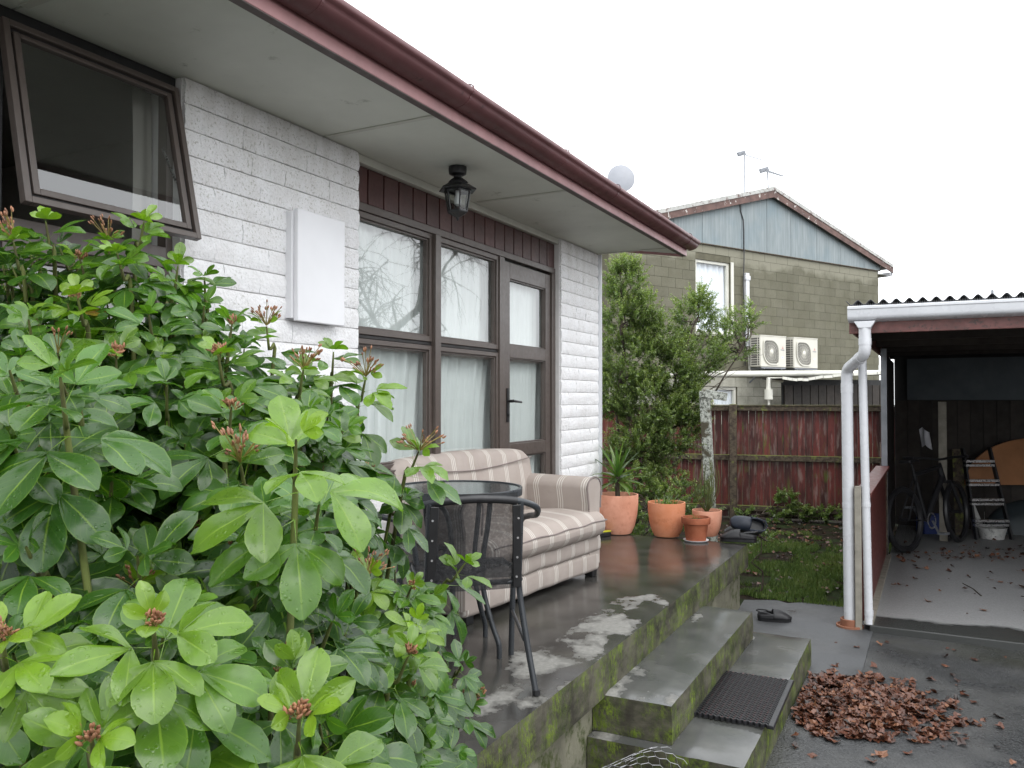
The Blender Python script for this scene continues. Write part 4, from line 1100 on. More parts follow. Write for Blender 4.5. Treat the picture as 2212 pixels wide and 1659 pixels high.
# long white pipe and lean-to roof in front of the neighbour wall
def off_p(px, py, off):
    r = ray(px, py); c = Vector((0, 0, CZ)); O = NO + NN * off; t = (O - c).dot(NN) / r.dot(NN); return c + r * t
a_, c_ = off_p(1440, 809, .55), off_p(1925, 805, .55)
b = MB(); b.tube([a_, (a_ * .6 + c_ * .4) + Vector((0, 0, .0)), c_], .065, 10); o = b.build('long_pipe', M['pvc_old'], smooth=50); tag(o, 'long pale horizontal pipe crossing the olive wall below the air conditioners', 'pipe')
ln = thing('lean_to', 'low dark lean-to shed with a sagging white roof edge behind the fence', 'shed')
b = MB(); px_ = [(1668, 818), (1690, 821), (1715, 822), (1745, 817), (1790, 812), (1840, 809), (1900, 806)]
edge = [off_p(x, y, .9) for x, y in px_]
for p, q in zip(edge[:-1], edge[1:]): b.beam(p, q, .5, .022)
b.build('roof', M['dark_board'], ln)
r_ = random.Random(9)
for i in range(13):
    k = i * (len(edge) - 1) / 13; j = int(k); p = edge[j].lerp(edge[j+1], k - j); k2 = min((i + .93) * (len(edge)-1) / 13, len(edge) - 1.001); j2 = int(k2); q = edge[j2].lerp(edge[j2+1], k2 - j2)
    b = MB(); b.beam(p + NN * .26 + Vector((0, 0, .01)), q + NN * .26 + Vector((0, 0, .01 + r_.uniform(-.012, .012))), .02, .055); b.build('roof_edge', M['pvc_old'], ln)
P0 = off_p(1690, 830, .6); P1 = off_p(1925, 830, .6)
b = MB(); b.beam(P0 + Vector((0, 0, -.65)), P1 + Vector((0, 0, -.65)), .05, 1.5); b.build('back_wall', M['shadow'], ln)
for i in range(14):
    p = P0.lerp(P1, i / 14) + NN * .06; q = P0.lerp(P1, (i + .9) / 14) + NN * .06; b = MB(); b.beam(p + Vector((0, 0, -.7)), q + Vector((0, 0, -.7)), .02, 1.35); b.build('wall_board', M['dark_board'], ln)
b = MB(); q = off_p(1660, 822, .8); q2 = off_p(1655, 868, .8); b.tube([edge[1], q + Vector((0, 0, .02)), Vector((q.x, q.y, q2.z + .22))], .055, 10); b.tube([Vector((q.x, q.y, q2.z + .26)), Vector((q.x, q.y, q2.z + .05))], .085, 10); b.tube([Vector((q.x, q.y, q2.z + .06)), Vector((q.x, q.y, q2.z - .1))], .02, 8)
b.build('drain_elbow', M['pvc_old'], ln, smooth=50)
# antennas and dish
def antenna(px, y0, y1, ex, ey, label, n, up):
    d = 18.2; base = at_d(px, y0, d); top = at_d(px - (3 if up else 0), y1, d)
    t_ = thing('antenna', label, 'antenna', base, 0, 'roof antennas on the olive block house')
    b = MB(); b.tube([(0, 0, -.1), top - base], .014, 6); b.build('mast', M['steel'], t_)
    e = at_d(ex, ey, d - .6) - base; s = top - base + Vector((-.06, 0, -.03))
    b = MB(); b.tube([s, e], .010, 6); b.build('boom', M['steel'], t_)
    dr = (e - s).normalized(); sd_ = dr.cross(Vector((0, 0, 1))).normalized()
    b = MB()
    for k in range(n):
        p = s.lerp(e, k / (n - 1)); L = .16 - .07 * k / n
        if up: b.beam(p - Vector((0, 0, L*.5)) , p + Vector((0, 0, L*.5)), .008, .008, up=(1, 0, 0))
        b.beam(p - sd_ * L, p + sd_ * L, .009, .009)
    b.build('elements', M['steel'], t_)
    b = MB(); b.beam(s - sd_ * .12 + Vector((-.02, 0, .05)), s + sd_ * .12 + Vector((0, 0, -.03)), .05, .10); b.build('reflector', M['steel'], t_)
antenna(1611, 432, 326, 1657, 345, 'taller of two thin roof antennas, standing left of the gable peak', 9, False)
antenna(1663, 408, 362, 1694, 378, 'shorter roof antenna with close elements at the gable peak', 9, True)
dp_ = at_d(1343, 383, 16.0)
t_ = thing('satellite_dish', 'round grey satellite dish peeking above the red brown gutter', 'satellite dish', dp_, R(20))
b = MB(); b.lathe([(0, .05), (.10, .047), (.20, .030), (.27, .005), (.272, -.002), (.20, .02), (.10, .037), (0, .04)], 40); o = b.build('dish', M['dish'], t_, smooth=True); o.rotation_euler = (R(78), 0, R(8)); o.scale = (1, 1.08, 1)
b = MB(); b.tube([(0, .04, 0), (0, .12, -.12), (0, .12, -1.3)], .02, 8); b.build('mast', M['steel'], t_)
b = MB(); p = at_d(2146, 860, 60); q = at_d(2146, 616, 60); b.tube([p, q], [.05, .02], 6); b.tube([at_d(2146, 634, 60), at_d(2146, 626, 60)], .10, 6); o = b.build('distant_mast', M['steel']); tag(o, 'tiny thin mast far off above the carport roof', 'mast')

# ================================================================== POTS AND PLANTS ON THE PATIO
def pot(px, py, w, h, prof, m, name, label, cat='plant pot', group=None):
    p = at_z(px, py, 0); t_ = thing(name, label, cat, (p.x, p.y, .001), 0, group)
    R_ = w / 2; b = MB(); b.lathe([(r * R_, z * h) for r, z in prof], 40); b.build('pot', M[m], t_, smooth=35)
    b = MB(); b.lathe([(0, h * .90), (R_ * .86, h * .885)], 24); b.build('soil', M['soil'], t_)
    return t_, p
egg = [(0, 0), (.58, 0), (.66, .02), (.82, .20), (.93, .45), (.99, .75), (1.0, .97), (.99, 1.0), (.93, 1.0), (.92, .96), (.90, .80), (.8, .80)]
g_ = 'glazed free plant pots along the patio end'
t1, p1 = pot(1334, 1151, .350, .335, egg, 'terra1', 'plant_pot', 'large pink terracotta pot with a spiky yucca beside the sofa', group=g_)
t2_, p2 = pot(1439, 1157, .312, .285, egg, 'terra2', 'plant_pot', 'orange terracotta pot with a low spidery green plant', group=g_)
t3_, p3 = pot(1526, 1156, .246, .215, egg, 'terra1', 'plant_pot', 'small pale terracotta pot holding a tall rosemary', group=g_)
rimp = [(0, .04), (.66, .04), (.70, .05), (.86, .70), (.88, .72), (1.0, .74), (1.02, .78), (1.03, .96), (1.0, 1.0), (.92, 1.0), (.90, .95), (.86, .74), (.7, .74)]
t4_, p4 = pot(1502, 1168, .226, .195, rimp, 'terra3', 'plant_pot', 'small dark terracotta pot with a thick rim on a white saucer', group=g_)
b = MB(); b.lathe([(0, 0), (.085, 0), (.100, .010), (.102, .014), (.096, .014), (.083, .005), (0, .005)], 32); b.build('saucer', M['white_paint'], t4_, smooth=True)

class Foliage:
    """collects leaf blades with uv, tint and lrand attributes"""
    def __init__(s): s.v = []; s.f = []; s.uvs = []; s.tint = []; s.lr = []
    def blade(s, base, d, n, L, Wd, nu=4, nv=6, curl=.3, fold=.2, tint=.5, shape='obovate', lr=.5, twist=0.0):
        d = d.normalized(); n = (n - d * n.dot(d)); n = n.normalized() if n.length > 1e-5 else d.orthogonal().normalized()
        side = d.cross(n); b = len(s.v); pos = Vector(base); dd = d.copy(); nn = n.copy(); step = L / nv
        for j in range(nv + 1):
            t = j / nv
            if shape == 'obovate': w = (math.sin(math.pi * min(1, t ** 1.25 * .97 + .015)) ** .72) * (.62 + .38 * t) / .87
            elif shape == 'strap': w = min(1, (t * 6) ** .5 + .35) * (1 - t ** 2.6) ** .8
            else: w = math.sin(math.pi * min(.999, t * .97 + .02)) ** .8
            w = max(w, .06 if j == 0 else .03) * Wd * .5
            for i in range(nu + 1):
                q = i / nu * 2 - 1
                p = pos + side * (q * w) + nn * (fold * abs(q) * w + (.10 * Wd * mnoise.noise(Vector((t*2.2 + lr*31, q*1.3, lr*17))) if nu > 2 else 0))
                s.v.append(tuple(p)); s.uvs.append((i / nu, t)); s.tint.append(tint); s.lr.append(lr)
            ang = -curl / nv * (.4 + 1.2 * t)
            nd = (dd * math.cos(ang) + nn * math.sin(ang)).normalized(); nn = (nn * math.cos(ang) - dd * math.sin(ang)).normalized(); dd = nd
            pos = pos + dd * step
        w = nu + 1
        for j in range(nv):
            for i in range(nu): s.f.append((b+j*w+i, b+j*w+i+1, b+(j+1)*w+i+1, b+(j+1)*w+i))
        return pos
    def diamond(s, base, d, n, L, Wd, tint, lr):
        d = d.normalized(); side = d.cross(n)
        side = side.normalized() if side.length > 1e-4 else d.orthogonal().normalized(); up = side.cross(d)
        b = len(s.v); m = base + d * L * .5 + up * L * .08
        for p, uv in ((base, (.5, 0)), (m + side * Wd * .5, (1, .5)), (base + d * L - up * L * .1, (.5, 1)), (m - side * Wd * .5, (0, .5))):
            s.v.append(tuple(p)); s.uvs.append(uv); s.tint.append(tint); s.lr.append(lr)
        s.f.append((b, b+1, b+2, b+3))
    def mesh(s, name, m):
        me = bpy.data.meshes.new(name); me.from_pydata(s.v, [], s.f); me.materials.append(m)
        uvl = me.uv_layers.new(name='UVMap'); li = np.empty(len(me.loops), dtype=np.int32); me.loops.foreach_get('vertex_index', li)
        uvl.data.foreach_set('uv', np.array(s.uvs, dtype=np.float32)[li].ravel())
        for nm, arr in (('tint', s.tint), ('lrand', s.lr)):
            a = me.attributes.new(nm, 'FLOAT', 'POINT'); a.data.foreach_set('value', np.array(arr, dtype=np.float32))
        me.polygons.foreach_set('use_smooth', [True]*len(me.polygons)); me.update(); return me
    def build(s, name, m, parent=None): return link(name, s.mesh(name, m), parent)

# yucca
yu = thing('yucca_plant', 'spiky green yucca growing in the large pink terracotta pot', 'plant', (p1.x, p1.y, .30))
b = MB(); b.tube([(0, 0, 0), (-.004, .002, .10), (.0, 0, .20)], [.022, .020, .024], 10); b.build('trunk', M['bark'], yu, smooth=True)
r_ = random.Random(5)
for i in range(34):
    a = i * 2.399 + r_.uniform(-.2, .2); el = R(78 - 2.9 * i + r_.uniform(-8, 8)); d = Vector((math.cos(a)*math.cos(el), math.sin(a)*math.cos(el), math.sin(el)))
    f = Foliage(); f.blade(Vector((0, 0, .20 - .0018 * i)), d, Vector((0, 0, 1)) if el < 1.2 else Vector((-math.cos(a), -math.sin(a), 0)), r_.uniform(.26, .33), .036, 2, 7, r_.uniform(.15, .9) if i > 8 else .1, .5, r_.uniform(.2, .8), 'strap', r_.random() * .9)
    f.build('leaf', M['yucca'], yu)
# spidery plant
sp = thing('spidery_plant', 'low bright green spidery plant in the orange terracotta pot', 'plant', (p2.x, p2.y, .26))
f = Foliage()
for i in range(150):
    a = r_.uniform(0, 6.28); el = R(r_.uniform(8, 85)); d = Vector((math.cos(a)*math.cos(el), math.sin(a)*math.cos(el), math.sin(el))); o0 = Vector((r_.gauss(.01, .045), r_.gauss(0, .045), 0))
    f.blade(o0, d, Vector((0, 0, 1)), r_.uniform(.06, .13), .007, 1, 5, r_.uniform(.2, 1.8), 0, r_.uniform(.5, 1), 'strap', r_.random()*.9)
stuffpart(f.build('foliage', M['yucca'], sp))
# rosemary
ro = thing('rosemary_bush', 'upright needle leaved rosemary in the small pale pot', 'plant', (p3.x, p3.y, .19))
f = Foliage(); st = MB()
for i in range(30):
    a = r_.uniform(0, 6.28); sprd = r_.uniform(.02, .115); h = r_.uniform(.26, .50); lean = Vector((math.cos(a)*sprd, math.sin(a)*sprd, h))
    pts_ = [Vector((0, 0, 0)).lerp(lean, t) + Vector((math.cos(a), math.sin(a), 0)) * .05 * math.sin(math.pi*t) for t in [k/6 for k in range(7)]]
    st.tube(pts_, .0025, 4)
    for k in range(64):
        t = .12 + .88 * k / 64; j = min(5, int(t*6)); p = pts_[j].lerp(pts_[j+1], t*6-j); b_ = r_.uniform(0, 6.28)
        f.blade(p, Vector((math.cos(b_), math.sin(b_), .9)), Vector((0, 0, 1)), r_.uniform(.016, .028), .0032, 1, 1, 0, 0, .3 + .6*t*r_.random(), 'strap', r_.random()*.9)
st.build('stems', M['stem'], ro); stuffpart(f.build('foliage', M['needle'], ro))
sg = thing('sparse_grass_stems', 'few thin grass stems in the small dark terracotta pot', 'plant', (p4.x, p4.y, .172))
f = Foliage()
for i in range(26):
    a = r_.uniform(0, 6.28); f.blade(Vector((r_.gauss(0, .03), r_.gauss(0, .03), 0)), Vector((math.cos(a)*.3, math.sin(a)*.3, 1)), Vector((1, 0, 0)), r_.uniform(.02, .10), .004, 1, 4, .3, 0, .9, 'strap', .5)
stuffpart(f.build('stems', M['yucca'], sg))

# clogs ------------------------------------------------------------
def clog(name, label, loc, rz, m='foam', roll=(0, 0), scale=1.0, group='pairs of black foam clogs left about the patio'):
    t_ = thing(name, label, 'clog', loc, rz, group); t_.rotation_euler = (roll[0], roll[1], rz); t_.scale = (scale,)*3
    L = .28
    def outline(u):   # half widths inner/outer along the length 0 heel .. 1 toe
        w = .034 + .020 * math.sin(math.pi * min(1, u * .9 + .1)) + .010 * u
        w *= min(1, (u / .08 + .25)) ** .5 * min(1, ((1-u) / .13 + .03)) ** .5
        return w
    b = MB(); n = 18; pts_ = [(u*L, outline(u)) for u in [i/n for i in range(n+1)]]
    poly = [(x, w) for x, w in pts_] + [(x, -w) for x, w in reversed(pts_)]
    b.prism(poly, lambda x, y: (x, y * .94, 0), lambda x, y: (x, y * 1.05, .026)); b.build('sole', M['rubber'], t_, bevel=.004)
    # upper: shell from the mid foot to the toe, open at the back, low walls round the heel
    b = MB()
    def up(u, v):
        x = u; w = outline(u); a = math.pi * v; top = .028 + (.062 * math.sin(math.pi * min(1, (1.0 - u) * 1.35 + .10)) ** .8 if u > .3 else .0)
        if u <= .46: hh = .034 + .014 * (1 - abs(u - .1) * 2)
        hgt = .030 + .064 * max(0, math.sin(math.pi * min(.5, (1-u) * .95 + .02)))
        return (x * L, w * math.cos(a) * 1.03, .024 + (hgt - .02) * math.sin(a) ** .75)
    b.quadgrid(lambda u, v: up(.44 + .555 * u, v), 12, 14); o = b.build('upper', M[m], t_, smooth=60, recalc=False); o.modifiers.new('t', 'SOLIDIFY').thickness = .005
    b = MB()
    b.quadgrid(lambda u, v: (lambda uu, s: (uu * L, outline(uu) * 1.0 * s, .024 + (.034 + .016 * (uu / .46)) * v))(abs(u * 2 - 1) * .46, 1 if u > .5 else -1), 24, 3)
    o = b.build('side_wall', M[m], t_, smooth=60, recalc=False); o.modifiers.new('t', 'SOLIDIFY').thickness = .005
    b = MB(); b.tube([(.46*L, .050, .060), (.25*L, .054, .078), (.02*L, .040, .084), (-.035*L, .0, .086), (.02*L, -.040, .084), (.25*L, -.054, .078), (.46*L, -.050, .060)], .0065, 6); b.build('strap', M[m], t_, smooth=True)
    b = MB()
    for (u, v) in ((.62, .35), (.62, .5), (.62, .65), (.74, .3), (.74, .43), (.74, .57), (.74, .7), (.85, .38), (.85, .5), (.85, .62)):
        p = Vector(up(u, v)); q = Vector(up(u, v + .02)); e = Vector(up(u + .02, v)); nrm = (e - p).cross(q - p).normalized()
        if nrm.z < 0: nrm = -nrm
        b.tube([p - nrm * .002, p + nrm * .0035], .0052, 8)
    b.build('vent_holes', M['joinery_dk'], t_)
    return t_
c1 = at_z(1634, 1338, GZ); clog('black_clog', 'single black foam clog on the wet path beside the steps', (c1.x, c1.y, GZ + .004), R(16), scale=.86)
c2 = at_z(1632, 1172, 0); clog('black_clog', 'black foam clog nearest the patio corner, toe pointing at the pots', (c2.x, c2.y, .002), R(192), roll=(R(6), 0))
c3 = at_z(1640, 1160, 0); clog('black_clog', 'black foam clog lying behind the nearest one on the patio corner', (c3.x - .02, c3.y + .06, .004), R(196), roll=(R(-8), 0))
c4 = at_z(1655, 1150, 0); c4 = Vector((-1.42, 6.78, 0))
cc = at_z(1608, 1158, 0)
clog('navy_slipper', 'navy blue slipper tipped up behind the black clogs at the patio corner', (cc.x + .15, cc.y - .05, .075), R(205), 'navy', (R(-60), R(-12)), 1.0, None)
# small scrubbing brush beside the sofa
bp_ = at_z(1304, 1158, 0); t_ = thing('small_brush', 'small black brush with a yellow strip on the patio beside the sofa', 'brush', (bp_.x, bp_.y, .001), R(60))
b = MB(); b.box(-.06, .06, -.025, .025, 0, .035); b.build('bristles', M['black'], t_, bevel=.006)
b = MB(); b.box(-.065, .065, -.020, .020, .036, .046); b.build('back', M['yellow'], t_, bevel=.004)

# ================================================================== DOOR MAT
c0, c1_, c2_ = at_z(1462, 1555, -.34), at_z(1655, 1570, -.34), at_z(1702, 1457, -.34)
c3_ = at_z(1520, 1455, -.34)
mo = c0; mu = (c1_ - c0); mv = (c3_ - c0); print('mat', mu.length, mv.length, mu, mv, c0)
MWd, MLn = .34, .67
mt = thing('rubber_link_mat', 'black rubber link doormat with red spacers lying on the lower step', 'doormat', (-.695, 3.80, -.336), R(1.0))
b = None
x0m, x1m = -.315, .02
nrow = 28; lib = None
for k in range(nrow):       # zigzag rubber links running across
    y = -.0 + k * (MLn / nrow)
    if lib is None:
        bb = MB(); n = 26; pts_ = []
        for i in range(n + 1): pts_.append(Vector((x0m + (x1m - x0m) * i / n, (.010 if i % 2 else -.010), .010)))
        for p, q in zip(pts_[:-1], pts_[1:]): bb.beam(p, q, .0055, .017)
        lib = bb.mesh('link_strip', M['rubber'], recalc=True)
    o = link('link_strip', lib, mt); o.location = (0, y, 0)
b = MB()
for k in range(nrow):
    for i in range(1, 13):
        if (k * 5 + i * 3) % 4 == 0: continue
        x = x0m + (x1m - x0m) * (i + .0) / 13; y = k * MLn / nrow + MLn / nrow / 2
        b.cbox((x, y, .009), .007, .010, .009)
stuffpart(b.build('red_spacers', M['red'], mt))
b = MB(); b.box(x1m, x1m + .026, -.012, MLn - .01, .001, .019); b.build('edge_strip', M['rubber'], mt, bevel=.003)
b = MB(); b.box(x0m - .02, x0m, -.012, MLn - .01, .001, .017); b.build('edge_strip', M['rubber'], mt, bevel=.003)
for y in [i * .075 for i in range(9)]:
    b = MB(); b.beam((x0m, y + .01, .010), (x1m, y + .01, .010), .003, .003); b.build('rod', M['steel'], mt)

# bent wire netting under the patio edge
wn_ = thing('wire_netting', 'loose bent grey wire netting on the leaves beside the upper step', 'wire netting', (0, 0, 0)); b = MB()
def wp(u, v):
    p = at_z(1180 + 250 * u, 1700 - 20 * u, GZ); q = Vector((-1.12 + .04 * math.sin(u*5), 2.25 + 1.0 * u, GZ + .05))
    return Vector((-1.22 + .30 * v + .06 * math.sin(u * 7), 2.30 + 1.02 * u, GZ + .03 + .16 * math.sin(v * 2.6) * (.7 + .5 * math.sin(u * 6 + 1)) + .10 * (1 - v) * math.sin(u * 9)))
nu, nv = 26, 9
for i in range(nu):
    for j in range(nv):
        o = .5 if j % 2 else 0
        a_ = wp((i + o) / nu, j / nv); c_ = wp((i + o + .5) / nu, (j + .55) / nv); e_ = wp((i + o + .5) / nu, (j + 1) / nv); d_ = wp((i + o - .5) / nu, (j + .55) / nv)
        b.tube([a_, c_], .0011, 3, False); b.tube([a_, d_], .0011, 3, False); b.tube([c_, e_], .0011, 3, False)
for j in (0, nv): b.tube([wp(i / 30, j / nv) for i in range(31)], .0022, 4, False)
b.build('wires', M['wire'], wn_)

# ================================================================== SOFA
SA = R(-6.0)    # front line swings slightly
sf = thing('striped_sofa', 'two seat sofa in pale brown fabric with triple white stripes under the window', 'sofa', (-1.935, 4.99, .0), SA)
# local: x = 0 at the base front, negative to the wall; y = 0 far end, negative towards the camera
SW = 1.50; SD = .66
def cushion(x0, x1, y0, y1, z0, z1, puff=.03, rnd=.05, nx=14, ny=22, name='cushion', mat='fab_y', top=None):
    bm = bmesh.new(); me = bpy.data.meshes.new(name)
    b = MB(); b.box(x0, x1, y0, y1, z0, z1); b.f = b.f; me.from_pydata(b.v, [], b.f); bm.from_mesh(me); bmesh.ops.recalc_face_normals(bm, faces=bm.faces)
    bmesh.ops.bevel(bm, geom=bm.edges[:], offset=rnd, segments=5, profile=.5, affect='EDGES')
    for ax, (a, c, n) in enumerate(((x0, x1, nx), (y0, y1, ny), (z0, z1, 5))):
        for k in range(1, n):
            co = [0, 0, 0]; no = [0, 0, 0]; co[ax] = a + (c-a)*k/n; no[ax] = 1
            bmesh.ops.bisect_plane(bm, geom=bm.verts[:]+bm.edges[:]+bm.faces[:], plane_co=co, plane_no=no)
    for v in bm.verts:
        p = v.co.copy(); u = (p.x-x0)/(x1-x0); w = (p.y-y0)/(y1-y0); t = (p.z-z0)/(z1-z0)
        c = (4*u*(1-u)) * (4*w*(1-w)); cc = max(0, c) ** .5
        v.co.z += puff * cc * (t - .3) * 1.4 + .006 * mnoise.noise(p * 6)
        v.co.x += puff * .8 * max(0, 4*t*(1-t)) * max(0, 4*w*(1-w))**.4 * (u - .5) * 2 * (1 if u > .5 else .2) + .005 * mnoise.noise(p * 5 + Vector((3, 3, 3)))
        if top: v.co.z += top(u, w) * t; 
    bm.to_mesh(me); bm.free(); me.materials.append(M[mat]); me.polygons.foreach_set('use_smooth', [True]*len(me.polygons)); me.set_sharp_from_angle(angle=R(70))
    return link(name, me, sf)
AW = .17
# base in two padded rows like the photo
cushion(-.60, -.012, -SW + .03, -.01, .038, .165, .012, .025, name='base')
cushion(-.60, .000, -SW + .02, .0, .160, .275, .014, .03, name='front_rail')
cushion(-.56, .045, -SW + AW + .005, -.005, .262, .415, .032, .062, name='seat_cushion', top=lambda u, w: -.035 * max(0, .55 - u))
# piping along seat front
b = MB(); pts_ = [(.052 + .014 * math.sin(math.pi * k/24), -SW + AW + .03 + (SW - AW - .06) * k/24, .372 + .004 * math.sin(k)) for k in range(25)]
b.tube([(-.5, -.002, .345)] + [(-.2, .004, .365), (.0, -.004, .370)] + list(reversed(pts_)), .0045, 6); b.build('piping', M['piping'], sf, smooth=True)
# arms: rolled top
def arm(y0, y1, label):
    b = MB(); prof = []
    hw = (y1 - y0) / 2; cy = (y0 + y1) / 2
    for k in range(13):
        a = math.pi * k / 12; prof.append((cy + (hw + .010) * math.cos(a), .575 + .070 * math.sin(a)))
    prof += [(y0 + .012, .48), (y0 + .012, .075), (y1 - .004, .075), (y1 - .004, .48)]
    n = len(prof); st = [(-.66, 0), (-.5, .004), (-.3, .002), (-.1, .0), (-.045, -.002), (-.02, -.008), (-.008, -.022)]
    for (x, s) in st:
        for (y, z) in prof:
            b.v.append((x + .004 * mnoise.noise(Vector((x*5, y*9, z*7))), cy + (y - cy) * (1 + s * 6 * (1 if s < 0 else 1)), .3 + (z - .3) * (1 + s * 1.5) - .02 * (1 - (x + .66) / .66) * 0))
    m = len(st)
    for i in range(m-1):
        for k in range(n): b.f.append((i*n+k, i*n+(k+1) % n, (i+1)*n+(k+1) % n, (i+1)*n+k))
    b.f.append(tuple(range(n))); b.f.append(tuple((m-1)*n + k for k in reversed(range(n))))
    o = b.build('arm', M['fab_x'], sf, smooth=50)
    b = MB(); x, s = st[-2]; b.tube([(x + .010, cy + (y-cy) * 1.0, .3 + (z - .3) * 1.0) for (y, z) in [(prof[-1][0], .44)] + prof[:13] + [(y0 + .012, .44)]], .006, 6); b.build('piping', M['piping'], o, smooth=True)
    return o
arm(-AW, .0, 0); arm(-SW, -SW + AW, 0)
# back with a rolled swooping top
b = MB(); nyb = 40; prof = [(.0, .0), (.028, .10), (.040, .22), (.030, .32), (.018, .38), (.012, .425), (-.02, .455), (-.07, .462), (-.12, .44), (-.135, .39), (-.13, .2), (-.13, 0)]
def backrest():
    b = MB(); n = len(prof)
    for j in range(nyb + 1):
        w = j / nyb; y = -SW + .06 + (SW - .14) * w
        swoop = .0 + .030 * math.sin(math.pi * w) ** .7; e = min(1, min(w, 1-w) / .055 + .15) ** .5
        for (x, z) in prof:
            zz = .36 + z * (.96 if z > .3 else 1) * (.90 + .10 * e) + (swoop - .030 * (1-w) * 0) * (z / .46)
            b.v.append((-.500 + x * (.75 + .25 * e) - .045 * z + .006 * mnoise.noise(Vector((y*5, z*6, 1))), y, zz))
    for j in range(nyb):
        for k in range(n): b.f.append((j*n+k, (j+1)*n+k, (j+1)*n+(k+1) % n, j*n+(k+1) % n))
    b.f.append(tuple(range(n))); b.f.append(tuple(nyb*n + k for k in reversed(range(n))))
    return b
bo = backrest().build('backrest', M['fab_y'], sf, smooth=60)
b = MB(); b.tube([(-.470 + .014 * math.sin(k*.3) * 0 - .012, -SW + .10 + (SW - .20) * k / 24, .715 + .045 * (abs(k/12 - 1)) ** 1.6) for k in range(25)], .004, 6); b.build('piping', M['piping'], bo)
for (x, y) in ((-.05, -.06), (-.05, -SW + .08), (-.55, -.06), (-.55, -SW + .08)):
    b = MB(); b.box(x - .03, x + .03, y - .03, y + .03, 0.001, .066); b.build('foot', M['black'], sf, bevel=.004)

# ================================================================== TABLE AND CHAIRS
tb = thing('bistro_table', 'round black bistro table with a dark glass top, rain spots on it', 'table', (-1.955, 3.20, .001))
b = MB(); b.lathe([(0, .735), (.296, .735), (.297, .738), (.2965, .741), (0, .741)], 64)
b.build('glass_top', plain('dark wet glass', (.045, .052, .055), .10, .2, 40, spec=1.0, bump=.3, bscale=55, bdist=.0015), tb, smooth=30)
b = MB(); b.lathe([(.292, .745), (.303, .746), (.305, .742), (.305, .712), (.300, .709), (.296, .712), (.295, .734), (.292, .745)], 64); b.build('rim', M['tube'], tb, smooth=40)
for k in range(4):
    a = R(-5 + 90 * k); ca, sa = math.cos(a), math.sin(a); pth = []
    for (r, z) in ((.19, .708), (.175, .58), (.15, .44), (.145, .34), (.165, .24), (.205, .13), (.232, .07), (.237, .04), (.237, 0)): pth.append((r*ca, r*sa, z))
    sm_ = []
    for i in range(len(pth)-1):
        p_, q_ = Vector(pth[max(i-1, 0)]), Vector(pth[i]); r1_, s1_ = Vector(pth[i+1]), Vector(pth[min(i+2, len(pth)-1)])
        for t in (0, .25, .5, .75): sm_.append(.5 * ((2*q_) + (r1_-p_)*t + (2*p_ - 5*q_ + 4*r1_ - s1_)*t*t + (3*q_ - p_ - 3*r1_ + s1_)*t**3))
    sm_.append(Vector(pth[-1])); b = MB(); b.tube(sm_, .012, 10); b.build('leg', M['tube'], tb, smooth=50)
b = MB(); b.lathe([(.132, .365), (.140, .365), (.140, .385), (.132, .385), (.132, .365)], 24); b.build('ring', M['tube'], tb, smooth=40)

def spline(P, n=6):
    P = [Vector(p) for p in P]; out = []
    for i in range(len(P)-1):
        a, b_, c, d = P[max(i-1, 0)], P[i], P[i+1], P[min(i+2, len(P)-1)]
        for k in range(n):
            t = k/n; out.append(.5 * ((2*b_) + (c-a)*t + (2*a - 5*b_ + 4*c - d)*t*t + (3*b_ - a - 3*c + d)*t**3))
    out.append(P[-1]); return out
M['mesh_dark'] = None
def m_sling():
    t = NT('black textilene'); o = t.obj(); p = t.pos()
    sx = t.n.new('ShaderNodeTexNoise'); 
    c = t.mix(t.ramp(t.noise(p, 60, 3), .4, .6), (.012, .012, .014), (.030, .031, .033))
    t.set(col=c, rough=.55)
    tr = t.n.new('ShaderNodeBsdfTransparent'); ms = t.n.new('ShaderNodeMixShader')
    d = t.math('ADD', .22, t.math('MULTIPLY', t.ramp(t.noise(p, 90, 3), .45, .7), .12)); t.put(ms.inputs[0], t.math('SUBTRACT', 1.0, d))
    t.l.new(tr.outputs[0], ms.inputs[1]); t.l.new(t.b.outputs[0], ms.inputs[2]); t.l.new(ms.outputs[0], t.out.inputs[0]); return t.m
M['mesh_dark'] = m_sling()
